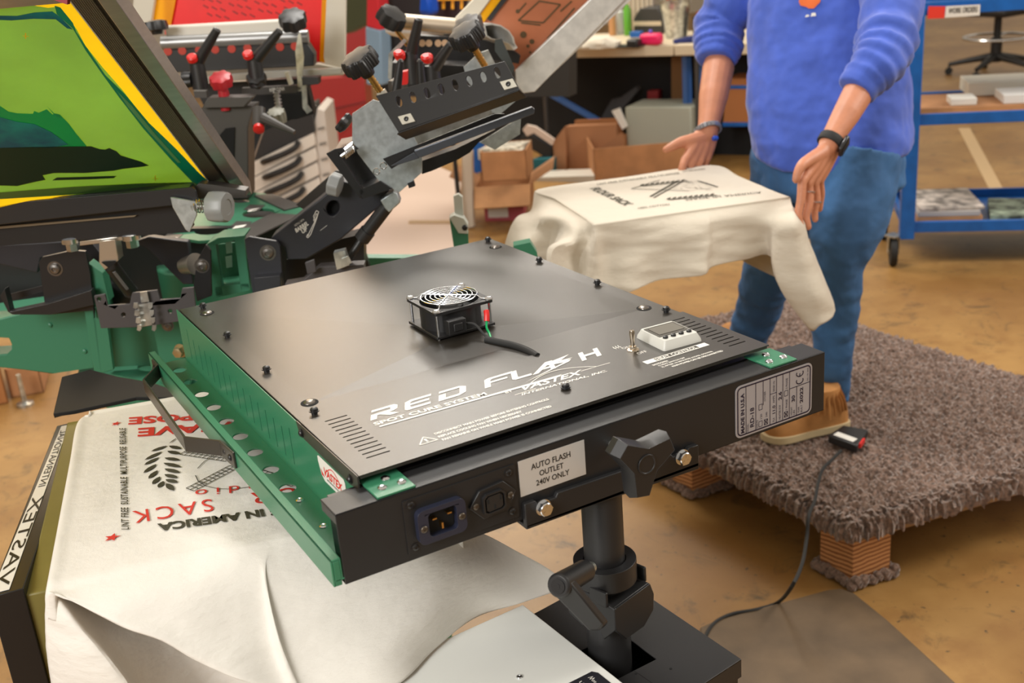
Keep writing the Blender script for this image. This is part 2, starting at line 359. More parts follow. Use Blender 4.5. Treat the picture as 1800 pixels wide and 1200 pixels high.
bm = N(); tube(bm, spl([(.252, .257, H+.022), (.262, .25, H+.020), (.266, .236, H+.010), (.268, .226, H+.005)]), .0016, 8); part('fan_lead', bm, BLKR, FAN)
bm = N(); tube(bm, spl([(.284, .2585, H+.030), (.2825, .255, H+.026), (.280, .252, H+.019)], 3), .0036, 10); part('crimp_sleeve', bm, REDP, FAN, label='red crimp terminal sleeve')
bm = N(); tube(bm, spl([(.28, .252, H+.019), (.277, .248, H+.012), (.276, .240, H+.007), (.271, .228, H+.004)]), .0015, 8); part('earth_wire', bm, mat('green wire', (.0, .35, .1), .4), FAN, label='green earth wire')
bm = N(); tube(bm, spl([(.266, .232, H+.0045), (.272, .22, H+.0038), (.283, .195, H+.003), (.288, .170, H+.002), (.289, .150, H+.0005)]), .0042, 12, flat=1, up=(0, 0, .1)); part('fan_cord', bm, BLKR, FAN)
# temperature display
DSP = thing  # (kept simple: display is a part with sub-parts)
bm = N(); M = Matrix.Rotation(R_(-3), 3, 'Z'); c = V((.434, .0895, 0))
def fr(w, d, z): return [bm.verts.new(c+M@V((x, y, 0))+V((0, 0, z))) for x, y in rrect(-w/2, -d/2, w/2, d/2, .003)]
R0, R1, R2 = fr(.054, .059, H+.0018), fr(.053, .058, H+.005), fr(.046, .051, H+.0125)
for a, b in ((R0, R1), (R1, R2)):
    for i in range(len(a)): bm.faces.new((a[i], a[(i+1) % len(a)], b[(i+1) % len(b)], b[i]))
bm.faces.new(R2); bm.faces.new(R0[::-1])
TD = part('temperature_display', bm, mat('pale grey plastic', (.62, .62, .58), .35), label='pale grey temperature controller with dark screen')
bm = N(); bx(bm, (-.021, -.012, 0), (.021, .021, .0006)); 
for v in bm.verts: v.co = c+M@v.co+V((0, 0, H+.0127))
part('screen', bm, mat('dark lcd', (.05, .048, .044), .12, coat=1), TD)
bm = N(); bx(bm, (-.0175, -.007, 0), (.0175, .017, .0004))
for v in bm.verts: v.co = c+M@v.co+V((0, 0, H+.0134))
part('readout', bm, mat('lcd grey', (.16, .15, .13), .15), TD)
for k in range(4):
    bm = N(); p = c+M@V((-.0165+k*.011, -.0175, 0)); lathe(bm, (p.x, p.y, H+.0125), Z_, [(.0032, 0), (.003, .0022), (.0022, .0026)], 14); part('button', bm, BLKP, TD)
bm = N(); lathe(bm, (.3805, .0875, H+.0018), Z_, [(.0078, 0), (.0078, .0022), (.006, .003), (.0045, .003), (.0045, .006)], 6); lathe(bm, (.3805, .0875, H+.006), (0.02, .06, 1), [(.0024, 0), (.0027, .01), (.0033, .018), (.0026, .0205)], 14)
part('toggle_switch', bm, mat('nickel', (.6, .52, .42), .2, 1), label='metal toggle switch lever with hex nut')
# cross beam (channel)
bm = N(); yb, yf, t = .003, -.035, .002; x0, x1, zt, zb = -.0405, .5605, H-.011, H-.084
bx(bm, (x0, yf, zb), (x1, yf+t, zt)); bx(bm, (x0, yf, zt-t), (x1, yb, zt)); bx(bm, (x0, yf, zb), (x1, yb+.01, zb+t)); bx(bm, (x0+.0005, yf+.001, zt-.012), (x0+.002, yb, zt-t))
part('cross_beam', bm, BLKV, bev=.0014)
bm = N(); bx(bm, (x0+.01, -.003, zb+.002), (x1-.01, .0118, zt-.003)); part('beam_liner', bm, BLKM)
for s, xx in ((0, (.0022, .0415)), (1, (.4805, .5195))):
    bm = N(); bx(bm, (xx[0], -.033, zt), (xx[1], .012, zt+.0022)); CB = part('corner_bracket', bm, GRN, label='green riveted corner plate', bev=.0005)
    for x, y in (((.0243, -.0015), (.0334, -.0191), (.014, -.0179)) if s == 0 else ((.5016, -.0016), (.5114, -.0197), (.4904, -.0195))):
        bm = N(); lathe(bm, (x, y, zt+.0022), Z_, [(.0047, 0), (.0044, .001), (.0028, .002), (.0016, .0016)], 20); part('rivet', bm, CHR, CB)
# green side wall with slots, tray with holes, rim
bm = N(); g0 = []
for k in range(16):
    y = .6125-k*(.6125-.196)/15; top = H-.0195 if k in (0, 15) else H-.027; g0.append([V((-.0025, y-.0014, .9612)), V((-.0025, y+.0014, .9612)), V((-.0025, y+.0014, top)), V((-.0025, y-.0014, top))])
prism(bm, [(-.0025, -.0, .946), (-.0025, .655, .946), (-.0025, .655, H-.001), (-.0025, -.0, H-.001)], (.0009, 0, 0), holes=g0)
SW = part('side_panel', bm, GRN, label='green side wall with narrow vertical slots')
bm = N(); zt2 = .947; hs = [[V((-.0215, y, zt2))+V((math.cos(a)*.009, math.sin(a)*.0105, 0)) for a in [2*math.pi*i/18 for i in range(18)]] for y in [.616-.0556*k for k in range(9)]]
prism(bm, [(-.0505, -.0345, zt2), (-.002, -.0345, zt2), (-.002, .66, zt2), (-.0505, .66, zt2)], (0, 0, .002), holes=hs)
bx(bm, (-.0515, -.0345, .942), (-.0495, .66, .970)); bx(bm, (-.0515, -.0345, .968), (-.0415, .66, .970)); bx(bm, (-.0430, -.0345, .949), (-.0415, .66, .968)); bx(bm, (-.0495, -.0345, .942), (-.0430, -.033, .968))
TR = part('side_tray', bm, GRN, bev=.0007, label='green side tray with a row of oval holes')
for y in (.135, .067):
    bm = N(); lathe(bm, (-.021, y, zt2+.002), Z_, [(.0047, 0), (.0044, .001), (.0028, .002), (.0016, .0016)], 20); part('rivet', bm, CHR, TR)
bm = N(); bx(bm, (.5035, .0, .946), (.506, .655, H-.0135)); part('side_panel', bm, GRN)
bm = N(); bx(bm, (0, .6495, .946), (.506, .652, H-.0135)); part('rear_panel', bm, GRN)
# handle on tray rim
xh = -.0515; hp = [(xh, .628), (xh, .600), (-.080, .558), (-.085, .335), (xh-.003, .296), (xh, .252)]; bm = N(); prof = []
def strap(bm, pts, zz, w, th):
    L = [V((x, y, zz)) for x, y in pts]; off = []
    for i, p in enumerate(L):
        a = L[max(i-1, 0)]; b = L[min(i+1, len(L)-1)]; t_ = (b-a).normalized(); off.append(p+V((t_.y, -t_.x, 0))*th)
    prism(bm, L+off[::-1], (0, 0, -w))
strap(bm, hp, .970, .020, .003)
HD = part('carry_handle', bm, BLK, bev=.0008, label='black bent strap handle')
for y in (.616, .283, .264):
    bm = N(); screw(bm, (xh-.0028, y, .960), -X_, .004, .003); part('screw', bm, BLKM, HD)
# sticker on side wall
SY, SZ = .018, .009
bm = N(); xs = -.0029; C1 = [(.092, SZ+H-.026), (.020, SZ+H-.026), (.020, SZ+H-.052), (.085, SZ+H-.052)]
prism(bm, [(xs, y+SY, z+SZ) for y, z in [(.091, H-.028), (.088, H-.0265), (.021, H-.0265), (.018, H-.03), (.018, H-.049), (.021, H-.052), (.078, H-.052), (.086, H-.047), (.091, H-.034)]], (-.0003, 0, 0))
ST = part('brand_sticker', bm, WHT, label='white oval sticker with red lettering')
bm = N(); text(bm, 'VASTEX', (xs-.0005, SY+.076, SZ+H-.0445), (xs-.0005, SY+.026, SZ+H-.0445), (xs-.0005, SY+.076, SZ+H-.0345), bold=.03, shear=.3)
a = [(xs-.0006, SY+.068-.036*t, SZ+H-.037+.008*math.sin(math.pi*t)) for t in [i/10 for i in range(11)]]
for p, q in zip(a, a[1:]): line(bm, p, q, .0011, X_)
poly(bm, [(xs-.0005, SY+.086, SZ+H-.040), (xs-.0005, SY+.076, SZ+H-.047), (xs-.0005, SY+.084, SZ+H-.047)])
part('sticker_lettering', bm, mat('red ink', (.7, .03, .02), .5), ST, smooth=False)
bm = N(); text(bm, 'INTERNATIONAL, INC.', (xs-.0005, SY+.07, SZ+H-.0485), (xs-.0005, SY+.028, SZ+H-.0485), (xs-.0005, SY+.07, SZ+H-.046), bold=.01); part('sticker_small_lettering', bm, INKK, ST, smooth=False)
for y in (.150, .018):
    bm = N(); screw(bm, (-.0035, y, H-.0085), -X_, .0036, .003); part('flange_screw', bm, BLKM)
# ---- front face of the beam
def FY(x, z, d=0): return V((x, yf-d, z))
def fplate(x0, z0, x1, z1, d0, th, r=.003): 
    bm = N(); prism(bm, [FY(x, z, d0) for x, z in rrect(x0, z0, x1, z1, r)], (0, -th, 0)); return bm
PL = part('connector_plate', fplate(.0245, .9475, .1468, 1.0055, 0, .0012, .002), BLKV)
for x, z in ((.0325, .9995), (.1385, .9985), (.0325, .9545), (.1392, .9555)):
    bm = N(); screw(bm, FY(x, z, .0012), -Y_, .0034, .0018); part('screw', bm, BLKM, PL)
NV = mat('navy connector plastic', (.018, .021, .04), .4)
bm = N(); ch = [FY(x, z, .0012) for x, z in rrect(.0455, .9635, .0755, .9885, .004)]
prism(bm, [FY(x, z, .0012) for x, z in rrect(.0345, .9575, .0855, .9935, .007, 5)], (0, -.0075, 0), holes=[ch])
PI_ = part('power_inlet', bm, NV, bev=.0006, label='recessed three-pin power inlet')
bm = N(); bx(bm, (.0465, yf-.0014, .9645), (.0745, yf-.0017, .9875)); part('socket_cavity', bm, DARK, PI_)
for x, z, w_, h_ in ((.0525, .9805, .0045, .0014), (.0685, .9815, .0045, .0014), (.0600, .971, .0018, .0062)):
    bm = N(); bx(bm, (x-w_/2, yf-.0016, z-h_/2), (x+w_/2, yf-.0075, z+h_/2)); part('pin', bm, BRASS, PI_)
for x in (.0400, .0803):
    bm = N(); screw(bm, FY(x, .9745, .0087), -Y_, .0036, .002, False); part('screw', bm, mat('dark bronze', (.12, .1, .08), .4, .8), PI_)
hx = [(.0915, .976), (.1035, .991), (.1305, .9935), (.1435, .979), (.1345, .9615), (.1055, .9600)]
bm = N(); prism(bm, [FY(x, z, .0012) for x, z in hx], (0, -.0032, 0))
PO = part('power_outlet', bm, BLKP, bev=.0006, label='hexagonal accessory outlet socket')
bm = N(); oct_ = [(.105, .967), (.1085, .9645), (.1265, .9655), (.130, .968), (.130, .983), (.126, .987), (.109, .9865), (.105, .983)]
prism(bm, [FY(x, z, .0044) for x, z in oct_], (0, -.0035, 0), holes=[[FY(.1175+(x-.1175)*.86, .9757+(z-.9757)*.86, .0044) for x, z in oct_]]); prism(bm, [FY(.1175+(x-.1175)*.72, .9757+(z-.9757)*.72, .0044) for x, z in oct_], (0, -.003, 0))
part('socket_insert', bm, BLKP, PO)
bm = N()
for x, z in ((.1105, .9785), (.1245, .9795), (.1175, .9715)): bx(bm, (x-.001, yf-.0073, z-.0022), (x+.001, yf-.0076, z+.0022))
part('socket_slots', bm, DARK, PO)
for x in (.0985, .1365):
    bm = N(); screw(bm, FY(x, .9765, .0044), -Y_, .0034, .0018, False); part('screw', bm, MATS['dark bronze'], PO)
OL = part('outlet_label', fplate(.1505, .9672, .2284, 1.0062, .0, .0004, .0004), mat('silver label', (.62, .62, .61), .35, .3), label='silver label reading AUTO FLASH OUTLET 240V ONLY')
def FT(bm, s, x, z, w_, h_, d=.0006, **k): text(bm, s, FY(x, z, d), FY(x+w_, z, d), FY(x, z+h_, d), **k)
bm = N(); FT(bm, 'AUTO FLASH', .1645, .9925, .0465, .0065, bold=.015); FT(bm, 'OUTLET', .1735, .983, .0285, .0062, bold=.015); FT(bm, '240V ONLY', .169, .9735, .0395, .0062, bold=.015); part('lettering', bm, INKK, OL, smooth=False)
RL = part('rating_label', fplate(.4270, .9447, .5405, 1.0075, 0, .0005, .007), mat('grey foil label', (.42, .42, .46), .4, .3), label='silver rating plate reading MADE IN U.S.A')
bm = N(); d = .0007
def FL(x0, z0, x1, z1, w_=.0008): line(bm, FY(x0, z0, d), FY(x1, z1, d), w_, Y_)
a, b, c_, e = .4300, .9475, .5375, 1.0047
rr = rrect(a, b, c_, e, .005, 4)
for i in range(len(rr)): FL(*rr[i], *rr[(i+1) % len(rr)], .0016)
for x in (.4418, .4560, .4770, .4865, .4960, .5060): FL(x, b, x, e)
FL(.5065, .9835, c_, .984); FL(.5170, b, .5170, .984); FL(.477, .985, .4865, .985, .0007); FL(.4668, .975, .4668, e)
def VT(s, x, z, L, h_, **k): text(bm, s, FY(x, z, d), FY(x, z+L, d), FY(x-h_, z, d), **k)
VT('MADE IN U.S.A', .4395, .9495, .048, .0052, bold=.04)
VT('MODEL:', .4455, .949, .010, .0022); VT('RD-18', .4535, .953, .0235, .0058, bold=.02)
VT('VOLTS', .4592, .949, .010, .0022); VT('120', .4652, .959, .006, .0024); VT('240', .4730, .959, .006, .0024); VT('OTHER', .4705, .979, .012, .0024)
for x, z in ((.4605, .950), (.4685, .950), (.4605, .9705), (.4985, .9505), (.4985, .9765)):
    for p, q in (((0, 0), (.005, 0)), ((.005, 0), (.005, .0065)), ((.005, .0065), (0, .0065)), ((0, .0065), (0, 0))): FL(x+p[0], z+p[1], x+q[0], z+q[1], .0006)
for x, z in ((.4685, .950), (.4985, .9505)): FL(x, z, x+.005, z+.0065, .001); FL(x+.005, z, x, z+.0065, .001)
VT('FLA', .4838, .950, .005, .0028); VT('11.0', .4848, .960, .010, .0042, bold=.02); VT('AMPS', .4838, .973, .009, .0026); VT('50/60 Hz', .4838, .987, .013, .0026)
VT('HEATER KW', .4930, .950, .018, .0028); VT('2.6', .4945, .974, .010, .005, bold=.03)
VT('1 PHASE', .5032, .959, .013, .0028); VT('3 PHASE', .5032, .985, .013, .0028)
VT('WEIGHT', .5105, .9495, .011, .0025); VT('LBS', .5145, .9495, .006, .0025); VT('30', .5145, .966, .008, .005, bold=.03)
VT('YEAR', .5215, .9495, .008, .0025); VT('BUILT', .526, .9495, .009, .0025); VT('2022', .5268, .961, .0195, .0048, bold=.03)
for cz in (.9895, .9985):
    P = [FY(.523+.0052*math.cos(R_(t)), cz+.0042*math.sin(R_(t))-0, d) for t in range(0, 1)]
    L = [(.5195+.0065*(1-math.cos(R_(t)))*0+.0060*math.sin(R_(t)), cz-.0040*math.cos(R_(t))*-1) for t in range(0, 181, 18)]
    L = [(.5255-.0062*math.sin(R_(t))*-1-.0062, cz+.0042*math.cos(R_(t))) for t in range(-90, 91, 18)]
    # letter C opening to the upper side when read along the plate
    L = [(.5190+.0060*(1-math.cos(R_(t)))/1, cz+0) for t in (0,)]
    arcp = [(.5215+.0052*math.cos(R_(t)), cz+.0037*math.sin(R_(t))) for t in range(150, 391, 20)] if cz < .99 else [(.5215+.0052*math.cos(R_(t)), cz+.0037*math.sin(R_(t))) for t in range(150, 391, 20)]
    for p, q in zip(arcp, arcp[1:]): FL(*p, *q, .0013)
FL(.5215, .9948, .5215, .9985, .0012)
VT('00-10-365', .5345, .986, .016, .0018)
part('lettering', bm, mat('dark violet ink', (.012, .008, .03), .5), RL, smooth=False)
bm = N(); prism(bm, [FY(x, z) for x, z in ((.1508, .9345), (.3703, .929), (.3703, .958), (.3703, .958), (.357, .9585), (.354, .9545), (.3365, .9545), (.333, .9585), (.190, .961), (.1875, .9565), (.166, .9568), (.1635, .961), (.1508, .961))][0:3]+[FY(x, z) for x, z in ((.357, .9585), (.354, .9545), (.3365, .9545), (.333, .9585), (.190, .961), (.1875, .9565), (.166, .9568), (.1635, .961), (.1508, .961))], (0, -.006, 0))
bx(bm, (.1508, -.041, .9325), (.3703, .01, .9375)); part('mounting_bracket', bm, BLKV, bev=.001)
for x in (.1713, .3467):
    bm = N(); c = FY(x, .9515, .006); cyl(bm, c, c-Y_*.0015, .0088, n=24); cyl(bm, c-Y_*.0015, c-Y_*.0075, .0078, n=6); lathe(bm, c-Y_*.0075, -Y_, [(.0072, 0), (.0065, .0008)], 24)
    for a in (90, 210, 330): line(bm, c-Y_*.0085+V((math.cos(R_(a)), 0, math.sin(R_(a))))*.002, c-Y_*.0085+V((math.cos(R_(a)), 0, math.sin(R_(a))))*.0055, .0007, Y_)
    part('hex_bolt', bm, CHR, label='bright hex-head bolt')
# three-lobed tightening knob
kc = V((.2625, yf-.048, .9905)); bm = N(); outl = []
for i in range(3):
    a0 = 140-120*i
    for da, r in ((-13, .040), (12, .040), (34, .024), (60, .0185), (86, .024)): outl.append((a0-da, r))
L0 = [kc+V((math.cos(R_(a)), 0, math.sin(R_(a))))*r for a, r in outl]; L1 = [kc+(p-kc)*.88+V((0, -.011, 0)) for p in L0]; Lb = [kc+(p-kc)*.95+V((0, .011, 0)) for p in L0]
va, vb, vc = [[bm.verts.new(p) for p in L] for L in (Lb, L0, L1)]
for P, Q in ((va, vb), (vb, vc)):
    for i in range(len(P)): bm.faces.new((P[i], P[(i+1) % len(P)], Q[(i+1) % len(Q)], Q[i]))
bm.faces.new(va[::-1]); bmesh.ops.inset_individual(bm, faces=[bm.faces.new(vc)], thickness=.001)
lathe(bm, kc-Y_*.0112, -Y_, [(.0108, 0), (.0108, .001), (.0092, .001), (.009, .0002)], 28)
cyl(bm, kc+Y_*.010, kc+Y_*.020, .011, n=20)
KN = part('tightening_knob', bm, BLKP, bev=.0012, label='black three-lobed tightening knob')
bm = N(); cyl(bm, kc+Y_*.015, kc+Y_*.049, .005, n=16); part('threaded_stud', bm, ZINC, KN)
# pole and clamp
px, py = .259, -.014
bm = N(); cyl(bm, (px, py, .80), (px, py, .9325), .0222, n=40, mi=0); part('upper_pole', bm, BLKV)
bm = N(); cyl(bm, (px, py, .05), (px, py, .836), .0245, n=40); cyl(bm, (px, py, .0), (px, py, .05), .09, n=40); part('lower_pole', bm, BLKV)
bm = N(); ci = circ((px, py, .822), .0232, Matrix.Identity(3), 32)[::-1]; prism(bm, circ((px, py, .822), .0345, Matrix.Identity(3), 40), (0, 0, .0245), holes=[ci]); part('collar', bm, BLKV, bev=.0008)
# faceted clamp bracket wrapped around the pole
ax = V((math.cos(R_(-76)), math.sin(R_(-76)), 0)); pr = V((-ax.y, ax.x, 0)); cz = V((px, py, .800))
def CL(a, b, z): return cz+ax*a+pr*b+Z_*z
bm = N()
prism(bm, [CL(.034, -.028, .012), CL(.034, .030, .014), CL(.034, .036, -.002), CL(.034, .034, -.022), CL(.034, .018, -.034), CL(.034, -.014, -.034), CL(.034, -.029, -.016)], ax*.004)
prism(bm, [CL(-.02, -.030, .020), CL(.038, -.030, .012), CL(.038, -.030, -.014), CL(.020, -.030, -.034), CL(.004, -.030, -.006), CL(-.010, -.030, -.030), CL(-.03, -.030, -.022), CL(-.036, -.030, -.004)], pr*.004)
prism(bm, [CL(-.03, .030, .020), CL(.036, .030, .014), CL(.036, .030, -.03), CL(-.03, .030, -.03)], -pr*.004)
for s, b in ((-1, -.034), (1, .030)):
    prism(bm, [CL(.006, b, .030), CL(.030, b, .030), CL(.030, b, .012), CL(.006, b, .012)], pr*.004); prism(bm, [CL(-.036, b, .032), CL(-.018, b, .032), CL(-.014, b, .014), CL(-.036, b, .010)], pr*.004)
prism(bm, [CL(-.02, -.030, .0145), CL(.036, -.030, .0125), CL(.036, .030, .0145), CL(-.02, .030, .0145)], (0, 0, -.003))
part('clamp_bracket', bm, BLKV, bev=.0012)
# clamp lever with ratchet hub: sits left of the pole, arm hanging towards the viewer
ha = ony(981, 1030, -.092); hb = ony(1030, 1002, -.06); tip = ony(1047, 1104, -.105)
bm = N(); cyl(bm, ha, hb, .0125, .0115, 28); 
w0 = (tip-ha).normalized()
n_ = (hb-ha).normalized(); side = n_.cross(w0).normalized()
pr0 = [ha+side*.0125, ha-side*.0125, tip-side*.0095, tip+w0*.005, tip+side*.0095]
prism(bm, [p+n_*.001 for p in pr0], n_*.013); LV = part('clamp_lever', bm, BLKP, bev=.0025, label='black ratchet clamping lever')
bm = N(); cyl(bm, hb, hb+n_*.014, .0055, n=18)
for k in range(5): cyl(bm, hb+n_*(.001+k*.0026), hb+n_*(.0022+k*.0026), .0063, n=18)
part('clamp_screw', bm, ZINC, LV); bm = N(); cyl(bm, ha, ha-n_*.0012, .0075, n=24); cyl(bm, ha-n_*.0012, ha-n_*.0016, .0028, n=6); part('hub_cap', bm, BLKM, LV)
# ================================================================ CABINETS UNDER THE DRYER
zc = .72; a = onz(942, 1078, zc); b = onz(1076, 1006, zc); c = onz(1303, 1160, zc); e_ = c+(a-b)*1.6; f_ = a+(a-b)*.6
bm = N(); hc = V((px, py, zc)); dxy = (c-b).normalized(); dyy = Z_.cross(dxy)
hole = [hc-dxy*.026-dyy*.026, hc+dxy*.040-dyy*.026, hc+dxy*.040+dyy*.034, hc-dxy*.026+dyy*.034]
prism(bm, [b, f_, e_, c], (0, 0, .0015), holes=[hole])
SB = thing('equipment_cabinet', 'black steel cabinet with a square hole for the dryer pole', 'cabinet', (e_.x, e_.y, 0))
ob('cabinet_lid', bm, BLKV, SB, bev=.0006)
bm = N()
L = [b, f_, e_, c]
for p, q in zip(L, L[1:]+L[:1]):
    p2, q2 = p.copy(), q.copy(); p2.z = q2.z = zc-.022; poly(bm, (p, q, q2, p2))
    ins = .004; m_ = (b+f_+e_+c)/4; p3 = p2+(m_-p2).normalized()*ins; q3 = q2+(m_-q2).normalized()*ins; p4, q4 = p3.copy(), q3.copy(); p4.z = q4.z = 0; poly(bm, (p3, q3, q4, p4))
ob('cabinet_body', bm, BLKV, SB)
bm = N(); line(bm, hc+dxy*.040+dyy*.002+Z_*.0017, e_*.5+c*.5+Z_*.0017, .0008, Z_); ob('lid_seam', bm, DARK, SB)
for u, v in ((1185, 1102), (1118, 1183)):
    bm = N(); p = onz(1179 if u == 1185 else u, v if u != 1185 else 1175, zc+.0016); cyl(bm, p, p+Z_*.0003, .0016, n=12); ob('pilot_hole', bm, DARK, SB); 
# white control box beside it
zw = .742; a = onz(919, 1062, zw); b = onz(1095, 1200, zw); dr = (b-a).normalized(); b = a+dr*.36; dl = V((dr.y, -dr.x, 0)); c = b+dl*.4; d_ = a+dl*.4
bm = N(); prism(bm, [a, b, c, d_], (0, 0, -.0185)); WB = thing('control_box', 'flat white metal control box on the black cabinet, partly under the draped towel', 'cabinet', V(((a+c)/2).xy.to_3d())+Z_*(zw-.0185))
ob('box_body', bm, mat('pale enamel', (.80, .81, .77), .28), WB, bev=.001)
bm = N(); screw(bm, onz(913, 1190, zw), Z_, .0035, .002, False); ob('screw', bm, CHR, WB)
bm = N(); q0 = onz(1040, 1180, zw+.0004); lb = [onz(1040, 1180, zw), onz(1005, 1200, zw), onz(1005, 1200, zw)-dl*-.0+dr*.09, onz(1052, 1190, zw)+dr*.09, onz(1054, 1186, zw)]
lb = [q0, q0+dl*.05, q0+dl*.05+dr*.07, q0-dl*.004+dr*.07, q0-dl*.004+dr*.006]; prism(bm, lb, (0, 0, .0003)); LB = ob('rating_label', bm, mat('black label', (.02, .02, .025), .3), WB)
bm = N(); q1 = q0+dl*.004+dr*.006+Z_*.0005; text(bm, 'W**', q1+dr*.0, q1+dl*.0-dr*-.012-dl*-.0, q1-dl*.0+dl*.006); text(bm, 'UNITED', q1+dl*.018, q1+dl*.018+dr*.03, q1+dl*.014); text(bm, 'Co.', q1+dl*.03, q1+dl*.03+dr*.012, q1+dl*.026); ob('lettering', bm, INKW, LB, smooth=False)
# ================================================================ SHELL
def floor_mat():
    m = bpy.data.materials.new('stained concrete'); m.use_nodes = True; nt = m.node_tree; b = nt.nodes['Principled BSDF']; L = nt.links
    tc = nt.nodes.new('ShaderNodeTexCoord'); prev = None
    def noise(s, d, lo, hi, rough=.6, dist=0):
        n = nt.nodes.new('ShaderNodeTexNoise'); n.inputs['Scale'].default_value = s; n.inputs['Detail'].default_value = d; n.inputs['Roughness'].default_value = rough; n.inputs['Distortion'].default_value = dist
        L.new(tc.outputs['Object'], n.inputs[0]); r = nt.nodes.new('ShaderNodeMapRange'); r.inputs[1].default_value = lo; r.inputs[2].default_value = hi; L.new(n.outputs[0], r.inputs[0]); return r.outputs[0]
    def mix(f, a, c):
        x = nt.nodes.new('ShaderNodeMix'); x.data_type = 'RGBA'; L.new(f, x.inputs[0])
        for i, q in ((6, a), (7, c)):
            if isinstance(q, tuple): x.inputs[i].default_value = (*q, 1)
            else: L.new(q, x.inputs[i])
        return x.outputs[2]
    c = mix(noise(1.6, 6, .38, .66), (.245, .122, .032), (.39, .222, .072))
    c = mix(noise(7, 8, .5, .75), c, (.25, .12, .035))
    c = mix(noise(9, 8, .55, .74, .72, .8), c, (.085, .055, .025))
    c = mix(noise(50, 3, .66, .74, .5), c, (.09, .06, .03))
    L.new(c, b.inputs['Base Color']); b.inputs['Roughness'].default_value = .42
    return m
bm = N(); poly(bm, [(-6, -4, 0), (12, -4, 0), (12, 14, 0), (-6, 14, 0)]); ob('floor', bm, floor_mat(), kind='structure')
bm = N(); poly(bm, [(-6, 13, 0), (12, 13, 0), (12, 13, 4.4), (-6, 13, 4.4)]); ob('wall_back', bm, mat('wall paint', (.55, .5, .42), .8), kind='structure')
E1 = V((.9697, -.2443, 0)); E2 = V((.2443, .9697, 0)); PC = V((.229, 1.41, 0)); ZP = .885
# ================================================================ TOWEL IN FRONT
def cloth_mat(name, col, bs=1400):
    m = mat(name, col, .85, bump=.35, bscale=bs, sheen=.2); nt = m.node_tree
    n = nt.nodes.new('ShaderNodeTexNoise'); n.inputs['Scale'].default_value = 10; n.inputs['Detail'].default_value = 5
    b2 = nt.nodes.new('ShaderNodeBump'); b2.inputs['Strength'].default_value = .5; b2.inputs['Distance'].default_value = .014
    tc = [x for x in nt.nodes if x.bl_idname == 'ShaderNodeMapping'][0]; tc.inputs['Scale'].default_value = (1, 1, 2.5)
    nt.links.new(tc.outputs[0], n.inputs[0]); nt.links.new(n.outputs[0], b2.inputs['Height'])
    o = [x for x in nt.nodes if x.bl_idname == 'ShaderNodeBump'][0]; b = nt.nodes['Principled BSDF']
    nt.links.new(o.outputs[0], b2.inputs['Normal']); nt.links.new(b2.outputs[0], b.inputs['Normal']); return m
CLO = cloth_mat('cotton towel', (.79, .76, .70))
L0 = V((-.274, .241, ZP))
def TP(s, t, z=0): return L0+E1*s+E2*t+Z_*z
D = dep
import mathutils.noise as mn
nX = V((cF.x, cF.y, 0)).normalized()
def wrinkle(bm, d, amp):
    for v in bm.verts:
        k = max(0, min(1, (ZP-.004-v.co.z)/.035))
        if k: p = v.co; v.co = p+d*k*amp*(mn.noise(V((p.x*7, p.y*7, p.z*34+p.x*9)))+.6*mn.noise(V((p.x*16, p.y*16, p.z*70))))
# front sheet: columns along the near edge, folded under along a slanting border at the left
DR = [
 (0, [D(82, 1043, 1.172), D(88, 1046, 1.170), D(100, 1047, 1.172), D(104, 1044, 1.19)]),
 (.02, [D(107, 1044, 1.170), D(114, 1050, 1.166), D(122, 1054, 1.166), D(130, 1050, 1.19)]),
 (.055, [D(155, 1045, 1.172), D(162, 1060, 1.164), D(172, 1080, 1.160), D(190, 1074, 1.19)]),
 (.09, [D(215, 1045, 1.172), D(218, 1078, 1.160), D(225, 1106, 1.154), D(242, 1096, 1.19)]),
 (.13, [D(280, 1040, 1.178), D(282, 1088, 1.165), D(284, 1126, 1.156), D(300, 1112, 1.20)]),
 (.17, [D(345, 1030, 1.188), D(342, 1100, 1.170), D(344, 1160, 1.160), D(360, 1140, 1.20)]),
 (.205, [D(415, 1025, 1.200), D(412, 1120, 1.180), D(424, 1194, 1.165), D(440, 1180, 1.20)]),
 (.224, [D(456, 1020, 1.205), D(470, 1120, 1.192), D(492, 1200, 1.18), D(520, 1260, 1.18)]),
 (.228, [D(467, 1018, 1.203), D(486, 1110, 1.186), D(510, 1180, 1.18), D(548, 1262, 1.18)]),
 (.233, [D(478, 1016, 1.208), D(500, 1104, 1.196), D(530, 1168, 1.19), D(575, 1260, 1.185)]),
 (.287, [D(585, 1010, 1.222), D(612, 1080, 1.212), D(650, 1140, 1.205), onz(697, 1205, .745)]),
 (.33, [D(665, 980, 1.245), D(700, 1050, 1.235), D(735, 1105, 1.235), onz(765, 1140, .746)]),
 (.375, [D(742, 955, 1.266), D(785, 1015, 1.268), D(812, 1058, 1.28), onz(835, 1086, .746)]),
 (.41, [D(800, 945, 1.31), D(850, 990, 1.31), D(890, 1030, 1.32), onz(915, 1060, .747)]),
 (.45, [D(850, 938, 1.36), D(915, 972, 1.37), D(962, 998, 1.365), D(1003, 1030, 1.36)])]
bm = N(); rows = []; nD = len(DR)
for i, (s, dr_) in enumerate(DR):
    off = 0 if i < nD-1 else -.07
    top = [TP(min(s, .45), t, off) for t in (.49, .478, .46, .33, .16, .04, .012)]
    if i == 0: top = [TP(.016 if t > .47 else .004 if t > .465 else .001, t, 0) for t in (.482, .472, .455, .33, .16, .04, .012)]
    if 6 < i < 10: top = [TP((.215, .229, .248)[i-7], t, 0) for t in (.49, .478, .46, .33, .16, .04, .012)]
    edge = TP((.215, .228, .243)[i-7] if 6 < i < 10 else s, -.002, -.004 + (off*.5 if i == nD-1 else 0))
    rows.append([TP(s, .50, -.03)]+top+[edge]+dr_)
